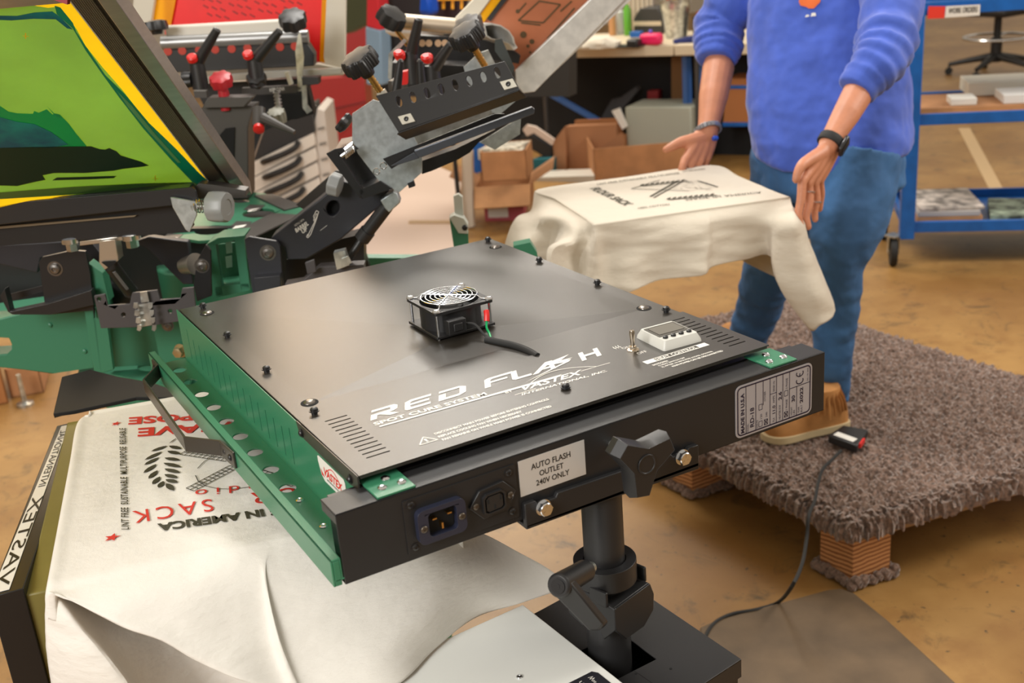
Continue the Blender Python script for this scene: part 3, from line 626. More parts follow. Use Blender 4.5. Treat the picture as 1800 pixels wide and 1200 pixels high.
rows.insert(0, [p+E1*-.004+Z_*(-.03) for p in rows[0]])
under = [[D(80, 1046, 1.185), D(79, 1110, 1.198), D(86, 1180, 1.213), D(98, 1290, 1.24)],
 [D(92, 1048, 1.178), D(106, 1105, 1.178), D(130, 1170, 1.183), D(170, 1290, 1.20)],
 [D(104, 1050, 1.180), D(146, 1110, 1.172), D(198, 1172, 1.175), D(272, 1290, 1.19)],
 [D(112, 1048, 1.195), D(160, 1098, 1.195), D(226, 1160, 1.205), D(310, 1290, 1.22)],
 [D(140, 1045, 1.22), D(220, 1080, 1.25), D(330, 1140, 1.27), D(430, 1290, 1.28)],
 [D(200, 1045, 1.23), D(330, 1090, 1.27), D(440, 1160, 1.28), D(560, 1290, 1.28)]]
surf(bm, under, 5, 6)
wrinkle(bm, -nX, .0028)
G = surf(bm, rows, 8, 8)
TW = ob('towel', bm, CLO, None, 'white printed flour sack towel draped over the near platen, under the flash dryer', 'towel', group=None, solid=.001)
bm = N()
K = []
def tsup(bm, pts, m=0): poly(bm, [onz(u, v, ZP+.0014) for u, v in pts])
def ztx(bm, s, a, b, c, **k): text(bm, s, onz(*a, ZP+.0014), onz(*b, ZP+.0014), onz(*c, ZP+.0014), **k)
RINK = mat('red print ink', (.62, .035, .02), .7); KINK = mat('olive black print ink', (.05, .045, .025), .7)
ztx(bm, 'SACK', (466, 879), (230, 917), (460, 899-26), bold=0) if False else None
ztx(bm, 'SACK', (371, 876), (232, 898), (377, 897), spacing=1.3)
ztx(bm, 'FLOUR', (640, 838), (440, 866), (645, 858), spacing=1.3)
ztx(bm, 's t u d i o', (510, 842), (343, 861), (512, 854))
for a, b, c, s in (((470, 722), (228, 737), (468, 733)[0:2], 'PURPOSE'), ((430, 744), (245, 756), (432, 760), 'WEAVE')):
    if s == 'PURPOSE': ztx(bm, s, (432, 719), (227, 733), (433, 732), bold=.035)
    else: ztx(bm, s, (452, 737), (243, 752), (454, 752), bold=.035)
def star(u, v, r):
    c = onz(u, v, ZP+.0014); poly(bm, [c+(E1*math.sin(2*math.pi*i/10+.3)+E2*math.cos(2*math.pi*i/10+.3))*(r if i % 2 == 0 else r*.42) for i in range(10)])
star(204, 744, .0075); star(197, 944, .0095)
ob('red_print', bm, RINK, TW, smooth=False, label='red printed lettering and stars')
bm = N()
ztx(bm, 'MADE IN AMERICA', (520, 893), (278, 925), (516, 908), bold=.04) if False else None
ztx(bm, 'MADE IN AMERICA', (560, 880), (276, 920), (566, 893), bold=.04)
ztx(bm, 'LINT FREE  SUSTAINABLE  MULTIPURPOSE  REUSABLE', (227, 930), (221, 752), (213, 930), bold=.015, spacing=1.05)
# leaf sprig
def leaf(c, d, l, wd):
    d = d.normalized(); q = Z_.cross(d)
    poly(bm, [c+d*(l*t)+q*(wd*s*math.sin(math.pi*min(1, t*1.0))**.8) for t, s in [(0, 1), (.2, 1), (.45, 1), (.75, 1), (1, 0), (.75, -1), (.45, -1), (.2, -1)]])
lz = ZP+.0014
for (u, v), (u2, v2) in ([((294, 783), (265, 793)), ((285, 793), (254, 808)), ((280, 803), (253, 817)), ((275, 815), (252, 831)), ((277, 826), (261, 841)), ((281, 837), (268, 851)), ((287, 845), (279, 857)),
                         ((297, 783), (319, 789)), ((294, 792), (318, 798)), ((289, 804), (317, 809)), ((287, 813), (319, 821)), ((289, 823), (317, 831)), ((289, 833), (313, 840)), ((291, 842), (313, 848)), ((292, 849), (306, 862)), ((297, 779), (311, 769))]):
    a, b = onz(u, v, lz), onz(u2, v2, lz); leaf(a, b-a, (b-a).length, .0042 if v != 779 else .001)
# windmill: round outline, four lattice sails
c0 = onz(432, 818, lz); rr_ = [c0+(E1*math.cos(t/20*math.pi*2)*.062+E2*math.sin(t/20*math.pi*2)*.062) for t in range(20)]
for i in range(20):
    if i not in (4, 9): line(bm, rr_[i], rr_[(i+1) % 20], .0011, Z_)
for (u, v), (u2, v2) in (((402, 806), (323, 794)), ((410, 820), (334, 860)), ((440, 810), (520, 780)), ((440, 826), (520, 850))):
    a, b = onz(u, v, lz), onz(u2, v2, lz); d = (b-a); q = Z_.cross(d).normalized()*.0075
    for t in range(11): line(bm, a+d*t/10-q, a+d*t/10+q, .0013, Z_)
    for s in (-1, 0, 1): line(bm, a+q*s, b+q*s, .0014, Z_)
    line(bm, a, c0, .0016, Z_)
ob('black_print', bm, KINK, TW, smooth=False, label='dark printed lettering, leaf sprig and windmill')
# ================================================================ SECOND TOWEL
CLB = cloth_mat('natural cotton towel', (.63, .57, .47))
def rot_(p): return p
FLc, FRc, BLc, BRc = V((.966, 1.035, ZP)), V((1.400, .905, ZP)), V((1.060, 1.415, ZP)), V((1.500, 1.296, ZP))
cen = (FLc+FRc+BLc+BRc)/4
def dn(p, h, o=0): q = p-Z_*h; d = (p-cen); d.z = 0; return q+d.normalized()*o
per = [
 (BLc, [dn(BLc, .05, .008), D(918, 380, 2.66), D(903, 418, 2.66), D(890, 470, 2.68)]),
 (BLc.lerp(FLc, .3), [D(950, 375, 2.55), D(935, 400, 2.53), D(918, 430, 2.50), D(915, 470, 2.50)]),
 (BLc.lerp(FLc, .55), [D(985, 385, 2.50), D(978, 410, 2.52), D(972, 440, 2.52), D(975, 480, 2.52)]),
 (BLc.lerp(FLc, .78), [D(1010, 400, 2.43), D(1000, 420, 2.40), D(965, 436, 2.33), D(962, 480, 2.33)]),
 (FLc.lerp(BLc, .04), [D(1036, 412, 2.42), D(1030, 432, 2.42), D(1020, 455, 2.42), D(1015, 500, 2.40)]),
 (FLc, [D(1045, 415, 2.385), D(1044, 440, 2.385), D(1043, 470, 2.385), D(1042, 530, 2.38)]),
 (FLc.lerp(FRc, .05), [D(1066, 415, 2.40), D(1066, 445, 2.41), D(1070, 480, 2.40), D(1080, 525, 2.40)]),
 (FLc.lerp(FRc, .17), [D(1106, 410, 2.405), D(1107, 440, 2.41), D(1108, 475, 2.40), D(1112, 511, 2.395)]),
 (FLc.lerp(FRc, .36), [D(1170, 400, 2.41), D(1170, 430, 2.41), D(1168, 460, 2.42), D(1165, 491, 2.42)]),
 (FLc.lerp(FRc, .55), [D(1240, 392, 2.41), D(1240, 418, 2.41), D(1236, 450, 2.405), D(1234, 484, 2.40)]),
 (FLc.lerp(FRc, .60), [D(1256, 390, 2.42), D(1256, 418, 2.425), D(1255, 440, 2.43), D(1252, 468, 2.43)]),
 (FLc.lerp(FRc, .80), [D(1310, 380, 2.44), D(1312, 405, 2.45), D(1312, 430, 2.46), D(1308, 457, 2.46)]),
 (FLc.lerp(FRc, .93), [D(1350, 385, 2.44), D(1348, 410, 2.46), D(1352, 435, 2.48), D(1360, 455, 2.50)]),
 (FLc.lerp(FRc, .985), [D(1376, 390, 2.40), D(1364, 430, 2.42), D(1368, 500, 2.44), D(1418, 574, 2.46)]),
 (FRc, [D(1398, 390, 2.39), D(1402, 440, 2.40), D(1425, 510, 2.41), D(1442, 570, 2.43)]),
 (FRc.lerp(BRc, .06), [D(1406, 388, 2.42), D(1424, 435, 2.43), D(1460, 525, 2.45), D(1466, 552, 2.46)]),
 (FRc.lerp(BRc, .2), [D(1400, 375, 2.52), D(1408, 415, 2.53), D(1440, 500, 2.53), D(1450, 530, 2.53)]),
 (FRc.lerp(BRc, .6), [dn(FRc.lerp(BRc, .6), .08, .02), dn(FRc.lerp(BRc, .6), .14, .02), dn(FRc.lerp(BRc, .6), .18, .02), dn(FRc.lerp(BRc, .6), .22, .02)]),
 (BRc, [dn(BRc, .06, .015), dn(BRc, .12, .02), dn(BRc, .17, .02), dn(BRc, .22, .02)]),
 (BRc.lerp(BLc, .5), [dn(BRc.lerp(BLc, .5), .06, .015), dn(BRc.lerp(BLc, .5), .12, .02), dn(BRc.lerp(BLc, .5), .17, .0), dn(BRc.lerp(BLc, .5), .22, .02)])]
bm = N(); rows = []
for e0, dr_ in per:
    i1 = cen.lerp(e0, .5); i2 = cen.lerp(e0, .90); i3 = cen.lerp(e0, .985)
    rows.append([cen, i1, i2, i3, cen.lerp(e0, 1.005)-Z_*.006]+dr_)
rows = rows+rows[:3]
Vg = surf(bm, rows, 8, 5); 
# drop the doubled wrap columns at both ends (keeps the seam smooth)
allf = [f for f in bm.faces]; nk = 5
def colid(Vg):
    d = {}
    for j in range(len(Vg[0])):
        for i in range(len(Vg)): d[Vg[i][j]] = (i, j)
    return d
cid = colid(Vg); nr = len(Vg); 
kill = [f for f in bm.faces if max(cid[v][1] for v in f.verts) <= 5 or min(cid[v][1] for v in f.verts) >= 5*(len(per)+1)]
if kill: bmesh.ops.delete(bm, geom=kill, context='FACES')
wrinkle(bm, -nX, .006)
bmesh.ops.remove_doubles(bm, verts=bm.verts, dist=.0002)
TW2 = ob('towel', bm, CLB, None, 'cream towel with black print draped over the far platen, handled by the person', 'towel', solid=.001)
bm = N(); lz = ZP+.0018
def z2(u, v): return onz(u, v, lz)
def t2(s, a, b, c, **k): text(bm, s, z2(*a), z2(*b), z2(*c), **k)
_o = z2(1036, 331); text(bm, 'FLOUR SACK', _o, z2(1098, 361), _o+E1*.024, bold=.03); t2('MADE IN AMERICA', (1205, 349), (1337, 336), (1207, 352)); t2('100% COTTON', (1122, 367), (1177, 360), (1121, 364))
t2('LINT FREE SUSTAINABLE MULTIPURPOSE', (1050, 325), (1195, 305), (1049, 322)); t2('LINT FREE REUSABLE', (1200, 302), (1240, 297), (1199, 300))
for p, q, w_ in (((1110, 331), (1212, 335), .003), ((1143, 345), (1190, 318), .006), ((1149, 347), (1200, 318), .004), ((1110, 331), (1160, 316), .003), ((1226, 317), (1262, 328), .004), ((1205, 318), (1226, 317), .001), ((1212, 335), (1262, 328), .001)):
    line(bm, z2(*p), z2(*q), w_, Z_)
for i in range(9):
    for (u, v) in ((1125+i*9, 326-i*1.0), (1172+i*9.5, 350-i*.9)):
        a = z2(u, v)
        for s in (-1, 1): leaf(a, E1*.8+E2*s*.6, .020, .0035)
random.seed(3)
for i in range(26): a = z2(1190+random.random()*60, 319+random.random()*14); line(bm, a, a+V((random.uniform(-.02, .02), random.uniform(-.02, .02), 0)), .0012, Z_)
ob('black_print', bm, KINK, TW2, smooth=False, label='black printed lettering and windmill')
# platens under the towels belong to the press (p5)
# ================================================================ SCREEN PRINTING PRESS
PR = thing('screen_printing_press', 'large green and black rotary screen printing press behind the flash dryer', 'printing press', (PC.x, PC.y, 0))
nH = V((cF.x, cF.y, 0)).normalized(); sH = V((nH.y, -nH.x, 0))
def pt(u, v, k, yaw=0):
    n = Matrix.Rotation(R_(yaw), 3, 'Z')@nH; return onp(u, v, CAM+nH*k, n)
def slab(bm, pts, k, t, yaw=0, holes=(), mi=0):
    n = Matrix.Rotation(R_(yaw), 3, 'Z')@nH; prism(bm, [pt(u, v, k, yaw) for u, v in pts], n*t, mi, [[pt(u, v, k, yaw) for u, v in h] for h in holes]); return bm
def hpl(bm, pts, z, t, holes=(), mi=0): prism(bm, [onz(u, v, z) for u, v in pts], (0, 0, t), mi, [[onz(u, v, z) for u, v in h] for h in holes]); return bm
def ell(u, v, a, b, n=16, rot=0): c, s = math.cos(R_(rot)), math.sin(R_(rot)); return [(u+a*math.cos(t)*c-b*math.sin(t)*s, v+a*math.cos(t)*s+b*math.sin(t)*c) for t in [2*math.pi*i/n for i in range(n)]]
def pp(name, bm, m, parent=PR, **k): return ob(name, bm, m, parent, **k)
NVY = mat('dark blue-black enamel', (.024, .025, .032), .4, bump=.08, bscale=500)
GRY = mat('dark grey coated steel', (.055, .05, .045), .45)
# pedestal, hub
bm = N(); cyl(bm, (PC.x, PC.y, 0), (PC.x, PC.y, .66), .09, n=8); pp('pedestal', bm, GRNL)
for a in (31, 121, 211, 301):
    d = V((math.cos(R_(a)), math.sin(R_(a)), 0)); bm = N(); beam(bm, PC+Z_*.04, PC+d*.5+Z_*.04, .07, .07); cyl(bm, PC+d*.5, PC+d*.5+Z_*.012, .03, n=16); pp('foot', bm, GRNL, bev=.004)
bm = N(); cyl(bm, (PC.x, PC.y, .66), (PC.x, PC.y, .70), .30, n=12); cyl(bm, (PC.x, PC.y, .70), (PC.x, PC.y, .885), .10, n=16); pp('lower_hub', bm, GRNL, bev=.004)
# platens (under the towels) and their arms
for nm, ax in (('near', -E2), ('far', E1)):
    q = V((-ax.y, ax.x, 0)); c = PC+ax*1.02
    bm = N(); box(bm, c+Z_*(ZP-.013), (.455, .375, .012) if nm == 'near' else (.42, .33, .012), Matrix((ax, q, Z_)).transposed()); pp('platen', bm, mat('platen laminate', (.12, .12, .09), .5), bev=.004)
    dz = .06 if nm == 'near' else .155; bm = N(); beam(bm, PC+ax*.2+Z_*(ZP-dz), PC+ax*1.15+Z_*(ZP-dz), .07, .05); box(bm, PC+ax*1.0+Z_*(ZP-.019-dz/2), (.1, .1, dz)); pp('platen_arm', bm, GRNL, bev=.002)
for ax in (E2, -E1):
    bm = N(); beam(bm, PC+ax*.2+Z_*(ZP-.06), PC+ax*.95+Z_*(ZP-.06), .07, .05); pp('platen_arm', bm, GRNL, bev=.002)
# green numbered carousel plate
bm = N(); ZH = .945
outer = [(300, 420), (340, 375), (395, 352), (432, 341), (466, 344), (520, 363), (533, 372), (528, 392), (470, 403), (430, 421), (400, 425), (350, 428)]
hpl(bm, outer, ZH, .006, holes=[ell(422, 356, 19, 5, 12), ell(455, 379, 29, 8, 14, -5), ell(372, 409, 30, 8, 14, -6)]); pp('carousel_plate', bm, GRNL, bev=.001, label='green carousel plate with oval cut-outs')
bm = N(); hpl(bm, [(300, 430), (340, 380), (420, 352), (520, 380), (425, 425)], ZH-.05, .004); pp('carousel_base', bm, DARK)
for pts in ([(447, 346), (478, 343), (532, 363), (500, 371)], [(400, 417), (478, 377), (528, 380), (440, 422)]):
    bm = N(); hpl(bm, pts, ZH+.006, .004); pp('arm_cover', bm, GRY, bev=.001)
for s, (u, v) in (('2', (447, 366)), ('1', (424, 395)), ('3', (303, 417))):
    bm = N(); hpl(bm, [(u-19, v+3), (u-8, v-6), (u+19, v-5), (u+8, v+5)], ZH+.006, .001); TG = pp('number_tag', bm, GRY)
    bm = N(); z = ZH+.0078; text(bm, s, onz(u+10, v-1, z), onz(u-10, v+2, z), onz(u+8, v-4, z) if 0 else onz(u+4, v+4, z), bold=.03); pp('numeral', bm, INKW, TG, smooth=False)
# green uprights / box between heads
bm = N(); k = 2.02
slab(bm, [(362, 430), (378, 424), (392, 519), (376, 521)], k, .02); slab(bm, [(412, 420), (428, 416), (440, 508), (424, 512)], k, .02)
slab(bm, [(362, 430), (383, 418), (430, 414), (428, 420), (380, 430)], k, .06); slab(bm, [(376, 505), (438, 497), (440, 510), (378, 524)], k, .06); slab(bm, [(376, 430), (420, 425), (426, 505), (388, 512)], k+.07, .005)
pp('head_frame', bm, GRNL, bev=.001)
bm = N()
for v in (435, 460): slab(bm, [(396, v-9), (407, v-11), (408, v+9), (398, v+11)], k+.066, .002)
pp('spacer_block', bm, mat('mint plastic', (.3, .5, .42), .5))
# big green frame at lower left
bm = N(); slab(bm, [(0, 560), (60, 545), (150, 534), (158, 560), (166, 646), (90, 657), (40, 650), (-60, 640), (-60, 565)], 1.98, .05, holes=[[(-30, 592), (15, 594), (20, 605), (20, 615), (12, 622), (-30, 625)]]); pp('side_beam', bm, GRNL, bev=.002)
for u, v in ((88, 571), (149, 617)): bm = N(); p = pt(u, v, 1.98); lathe(bm, p, -nH, [(.005, 0), (.004, .003), (.002, .004)], 12); pp('plug_weld', bm, GRNL)
bm = N(); slab(bm, [(146, 532), (165, 535), (178, 655), (166, 658)], 1.93, .02); slab(bm, [(160, 535), (187, 560), (199, 650), (177, 656)], 1.93, .012); slab(bm, [(155, 462), (180, 480), (192, 530), (168, 530)], 1.93, .03); pp('corner_post', bm, GRNL, bev=.001)
bm = N(); slab(bm, [(178, 560), (278, 565), (290, 640), (198, 645)], 2.05, .01); pp('inner_panel', bm, GRNL)
bm = N(); slab(bm, [(268, 565), (330, 558), (340, 640), (283, 645)], 1.99, .01); pp('inner_panel', bm, GRNL)
bm = N(); hpl(bm, [(172, 658), (198, 645), (285, 625), (340, 610), (345, 650), (330, 690), (268, 676)], .735, .006, holes=[ell(262, 650, 20, 7, 14)]); pp('frame_shelf', bm, GRNL, bev=.001)
bm = N(); screw(bm, pt(318, 616, 1.98), sH*-.3-nH, .010, .014, True, True); pp('hex_bolt', bm, mat('gold zinc', (.5, .42, .25), .35, .9))
# black arm bracket beyond the near platen
bm = N(); zz = .865
hpl(bm, [(95, 733), (110, 668), (160, 655), (210, 668), (268, 678), (330, 700), (330, 705), (240, 704), (130, 728)], zz, .006); slab(bm, [(95, 735), (110, 667), (131, 672), (120, 728)], 1.70, .003, holes=[ell(116, 691, 4, 5, 10)]); pp('platen_bracket', bm, mat('matt black', (.01, .01, .01), .65, spec=.3), bev=.001)
# ---- near head, left of the photo
bm = N(); slab(bm, [(68, 462), (74, 452), (128, 440), (150, 442), (158, 480), (165, 560), (165, 545), (90, 553), (78, 530)], 1.92, .008); slab(bm, [(0, 520), (8, 508), (18, 548), (80, 535), (160, 510), (165, 536), (90, 553), (22, 553), (14, 548)], 1.90, .02); slab(bm, [(5, 520), (75, 502), (78, 512), (14, 530)], 1.95, .004); pp('pivot_bracket', bm, BLKM, bev=.001)
bm = N(); screw(bm, pt(97, 472, 1.92), -nH, .010, .006); pp('pivot_bolt', bm, mat('dark steel', (.2, .19, .18), .3, .9))
bm = N(); slab(bm, [(-40, 440), (0, 430), (120, 424), (132, 440), (72, 452), (66, 480), (-40, 455)], 2.05, .05); pp('head_arm', bm, NVY, bev=.002)
# gripper channel
PB = onz(437, 335, 1.10); LB_ = onz(0, 392, 1.10); ub = (PB-LB_).normalized()
bm = N(); k = 1.80
slab(bm, [(-60, 364), (0, 357), (336, 329), (344, 334), (348, 350), (335, 358), (0, 395), (-60, 402)], k, .006); slab(bm, [(-60, 358), (0, 352), (333, 329), (340, 338), (0, 366), (-60, 372)], k+.01, .03); pp('gripper_lip', bm, mat('worn black steel', (.035, .035, .038), .3, .3), bev=.0015)
bm = N(); slab(bm, [(-60, 402), (0, 393), (322, 345), (318, 380), (330, 408), (0, 432), (-60, 440)], k+.03, .05); pp('gripper_channel', bm, BLKM, bev=.002)
bm = N(); slab(bm, [(-60, 400), (0, 398), (240, 378), (236, 381), (0, 402), (-60, 405)], k+.024, .003); pp('channel_edge', bm, mat('worn edge', (.2, .15, .09), .5))
bm = N(); slab(bm, [(299, 347), (306, 347), (343, 354), (346, 378), (333, 409), (326, 404), (303, 364)], k-.01, .004); pp('end_plate', bm, GALV, bev=.001)
kn0, kn1 = pt(338, 362, k), pt(372, 363, k-.01); ax_ = (kn1-kn0).normalized()
bm = N(); cyl(bm, kn0-ax_*.01, kn1, .004, n=12); pp('adjusting_stud', bm, ZINC)
bm = N(); L = (kn1-kn0).length; tube(bm, [kn0+ax_*L*t/60+Z_*.0105*math.cos(t*.75)+sH.cross(Z_)*.0105*math.sin(t*.75) for t in range(60)], .0012, 6); pp('coil_spring', bm, CHR)
bm = N(); lathe(bm, kn1-ax_*.002, ax_, [(.012, 0), (.0245, .001), (.0255, .006), (.0255, .026), (.023, .031), (.013, .0315), (.012, .030)], 48, lobes=8, depth=.05, fl=(1, 2, 3, 4)); pp('adjusting_knob', bm, GREYP, label='grey ribbed plastic adjusting knob')
for u, v in ((127, 430), (232, 424)):
    bm = N(); p = pt(u, v, k+.04); cyl(bm, p+Z_*.012, p+Z_*.004, .016, n=20); cyl(bm, p+Z_*.006, p-Z_*.010, .0105, n=6); pp('hex_bolt', bm, CHR)
bm = N(); slab(bm, [(140, 424), (236, 412), (236, 420), (140, 432)], k+.03, .06); slab(bm, [(174, 424), (202, 420), (207, 450), (208, 458), (184, 474), (174, 462)], k+.02, .03); pp('clevis_block', bm, mat('satin steel', (.6, .56, .5), .28, .9), bev=.001)
bm = N(); slab(bm, [(178, 461), (183, 460), (201, 459), (204, 461), (191, 471)], k+.016, .003); pp('clevis_opening', bm, DARK)
a, b, c = pt(194, 465, k+.06), pt(230, 512, k+.12), pt(252, 541, k+.16)
bm = N(); cyl(bm, a, b, .0125, n=20); cyl(bm, b, c, .0075, n=16); cyl(bm, b-(b-a)*.03, b, .0135, n=20); GS = pp('gas_spring', bm, BLKP, label='black gas spring')
bm = N(); tube(bm, [a.lerp(b, t)+(-nH+sH*.3).normalized()*.0127 for t in (.15, .8)], .004, 6, flat=1); pp('maker_label', bm, mat('dull label', (.18, .19, .2), .5), GS)
bm = N(); slab(bm, [(236, 425), (262, 416), (330, 425), (340, 500), (322, 500), (262, 440)], 1.99, .02); slab(bm, [(140, 430), (160, 425), (238, 520), (225, 525)], 2.02, .02); pp('head_arm', bm, NVY, bev=.002)
bm = N(); slab(bm, [(346, 458), (362, 430), (370, 440), (372, 520), (346, 530), (340, 500)], 1.96, .008); pp('pivot_bracket', bm, BLKM, bev=.001)
bm = N(); screw(bm, pt(355, 467, 1.96), -nH, .010, .006); pp('pivot_bolt', bm, MATS['dark steel'])
bm = N(); p, q = pt(325, 466, 2.0), pt(343, 464, 1.98); cyl(bm, p, q, .017, n=24); cyl(bm, q, q+(q-p)*.1, .02, n=24); pp('pivot_bearing', bm, mat('bearing steel', (.4, .37, .33), .35, .8))
# slotted stop bar with zinc comb
bm = N(); slab(bm, [(165, 520), (184, 517), (189, 537), (228, 534), (232, 515), (276, 510), (281, 527), (317, 524), (320, 507), (340, 505), (346, 560), (250, 575), (177, 577)], 1.88, .006, holes=[ell(217, 553, 4, 4, 10), ell(299, 547, 4, 4, 10), ell(174, 526, 4, 4, 10)]); pp('stop_bar', bm, mat('grey painted steel', (.06, .055, .058), .45), bev=.0008)
bm = N()
cmb = [(236, 530), (241, 522), (247, 531), (251, 533), (259, 531)]
slab(bm, [(241, 535), (262, 532), (267, 571), (246, 575)], 1.872, .002)
for s, x0 in ((-1, 236), (1, 262)):
    for i in range(4):
        u, v = x0+i*2.2, 532+i*13; slab(bm, [(u-1, v), (u+6, v), (u+6, v+7), (u+3, v+11), (u-2, v+9)], 1.86, .002)
slab(bm, [(246, 514), (258, 512), (262, 530), (248, 532)], 1.872, .002); pp('comb_bracket', bm, ZINC, label='zinc toothed comb bracket')
bm = N(); screw(bm, pt(295, 572, 1.9), -nH, .008, .004); pp('screw', bm, MATS['dark steel'])
bm = N(); slab(bm, [(-60, 450), (60, 450), (110, 405), (440, 400), (520, 398), (560, 440), (640, 440), (650, 470), (480, 540), (350, 600), (160, 600), (-60, 570)], 2.28, .02); pp('hub_shade_sheet', bm, BLKM)  # added flat dark sheet standing for black parts and shade behind the heads
# ---- raised head in the middle of the photo
bm = N(); slab(bm, [(430, 420), (438, 416), (486, 424), (492, 432), (500, 530), (446, 530)], 1.98, .008); slab(bm, [(446, 488), (492, 484), (496, 540), (450, 545)], 1.96, .03); pp('pivot_bracket', bm, NVY, bev=.001)
bm = N(); screw(bm, pt(471, 444, 1.98), -nH, .011, .006); pp('pivot_bolt', bm, MATS['dark steel'])
k = 2.0
bm = N(); slab(bm, [(476, 418), (560, 352), (600, 318), (650, 330), (692, 336), (680, 352), (600, 420), (540, 455), (504, 456), (500, 436)], k, .05, holes=[ell(585, 366, 11, 14, 16, 20)]); AR = pp('head_arm', bm, NVY, bev=.003, label='dark arm with BARREL UP decal')
bm = N(); slab(bm, [(572, 350), (600, 350), (600, 384), (572, 384)], k+.02, .01); pp('arm_opening', bm, DARK, AR)
def kp(u, v): return pt(u, v, k-.0012)
bm = N(); text(bm, 'BARREL', kp(521, 409), kp(543, 395), kp(518, 402), bold=.03); text(bm, 'UP', kp(532, 411), kp(541, 405), kp(529, 404), bold=.03); text(bm, 'INSTALL WITH', kp(519, 398), kp(535, 387), kp(517, 395))
def pl_(L, w_):
    for p, q in zip(L, L[1:]): line(bm, kp(*p), kp(*q), w_, nH)
pl_([(541, 415), (543, 410), (554, 388), (551, 380), (556, 370), (560, 372), (556, 386), (546, 412), (541, 418), (539, 416), (541, 411)], .0012); pl_([(551, 387), (556, 375), (558, 378), (553, 389), (551, 387)], .001); line(bm, kp(563, 405), kp(575, 396), .0006, nH)
pp('arm_decal', bm, INKW, AR, smooth=False)
bm = N(); slab(bm, [(565, 352), (640, 290), (656, 300), (570, 372)], k+.07, .006); slab(bm, [(520, 360), (590, 300), (620, 300), (540, 372)], k+.12, .01); pp('arm_rail', bm, GRY, bev=.001)
bm = N(); slab(bm, [(504, 456), (545, 450), (600, 420), (640, 410), (640, 470), (500, 500)], k+.08, .05); pp('lower_arm', bm, BLKM)
bm = N(); slab(bm, [(500, 500), (530, 495), (560, 470), (640, 465), (640, 490), (505, 520)], 1.95, .03); slab(bm, [(536, 462), (552, 456), (556, 478), (540, 482)], 1.93, .006); pp('stop_bar', bm, MATS['grey painted steel'], bev=.001)
bm = N(); slab(bm, [(586, 445), (606, 440), (614, 466), (592, 474)], 1.93, .02); slab(bm, [(600, 455), (612, 450), (618, 462), (600, 470)], 1.91, .004); pp('comb_bracket', bm, ZINC)
a, b, c = pt(680, 362, 1.97), pt(636, 420, 1.98), pt(611, 458, 1.97)
bm = N(); cyl(bm, a, b, .0125, n=20); cyl(bm, b, c, .0065, n=14); cyl(bm, b-(b-a)*.25, b, .0145, n=20); pp('gas_spring', bm, BLKP)
bm = N(); slab(bm, [(668, 352), (690, 337), (698, 340), (704, 356), (684, 374), (676, 366)], 1.955, .03); pp('clevis_block', bm, GALV, bev=.002)
bm = N(); p = pt(590, 325, 1.97); lathe(bm, p, (sH*-1+nH*.2+Z_*.35), [(.015, -.01), (.021, -.008), (.022, .008), (.018, .012)], 40, lobes=7, depth=.1, fl=(1, 2, 3)); pp('adjusting_knob', bm, GREYP)
bm = N(); slab(bm, [(573, 270), (590, 261), (640, 338), (633, 349)], 1.93, .012); slab(bm, [(588, 262), (622, 255), (630, 262), (598, 272)], 1.93, .10); slab(bm, [(630, 335), (668, 318), (690, 332), (636, 350)], 1.93, .10)
slab(bm, [(596, 268), (628, 262), (676, 325), (640, 338)], 1.99, .004); pp('clamp_yoke', bm, BLKM, bev=.001)
bm = N(); slab(bm, [(619, 200), (656, 175), (700, 190), (742, 268), (742, 303), (702, 338), (668, 321), (629, 270), (619, 247)], 1.935, .003); pp('side_plate', bm, GALV, bev=.0006, label='galvanised eight-sided side plate')
bm = N(); slab(bm, [(815, 118), (838, 96), (905, 160), (906, 178), (880, 200), (862, 198), (820, 140)], 2.10, .003); slab(bm, [(843, 250), (916, 205), (914, 236), (870, 263)], 2.12, .003); pp('side_plate', bm, GALV)
# perforated clamp plate, its screws and knobs
na = Matrix.Rotation(R_(-28), 3, 'Z')@nH; nP = (na-Z_*.55).normalized()
Pp = pt(660, 168, 1.88)
def cp(u, v, o=0): return onp(u, v, Pp, nP)-nP*o
hls = [[cp(x, y) for x, y in ell(701+i*24.7-.0*i, 178-i*7.2, 5, 10, 12, -20)] for i in range(8)]
bm = N(); prism(bm, [cp(660, 168), cp(887, 107), cp(913, 157), cp(700, 232)], nP*.003, holes=hls); prism(bm, [cp(700, 232), cp(913, 157), cp(911, 160), cp(697, 236)], nP*.03); CPl = pp('clamp_plate', bm, BLKM, bev=.0008, label='black clamp plate with a row of round holes')
for u, v in ((716, 210), (895, 149)):
    bm = N(); prism(bm, [cp(u+a*11+b*4, v+b*7-a*3, 0) for a, b in ((-1, -1), (1, -1), (1, 1), (-1, 1))], -nP*.003); pp('square_washer', bm, mat('pale steel', (.62, .6, .52), .35, .6), CPl)
    bm = N(); p = cp(u, v, .003); screw(bm, p, -nP, .004, .003, False); pp('screw', bm, BLKM, CPl)
def bigknob(u, v, u2, v2, k, r=.031, h=.026):
    a, b = pt(u2, v2, k), pt(u, v, k-.02); d = (b-a).normalized()
    bm = N(); cyl(bm, a, b, .0058, n=14)
    for t in range(9): p = a+(b-a)*(t+.5)/9; cyl(bm, p-d*.001, p+d*.001, .0064, n=14)
    pp('threaded_rod', bm, BRASS, label='brass-coloured threaded rod')
    bm = N(); lathe(bm, b, d, [(.011, -.012), (.014, 0), (.017, .002), (r, .003), (r*1.03, .006), (r*1.03, h*.6), (r*.98, h), (r*.88, h+.003), (r*.5, h+.004)], 140, lobes=7, depth=.15, fl=(3, 4, 5, 6, 7)); pp('clamp_knob', bm, BLKP, label='large black scalloped clamp knob')
bigknob(642, 122, 676, 172, 1.93); bigknob(828, 75, 856, 122, 2.04)
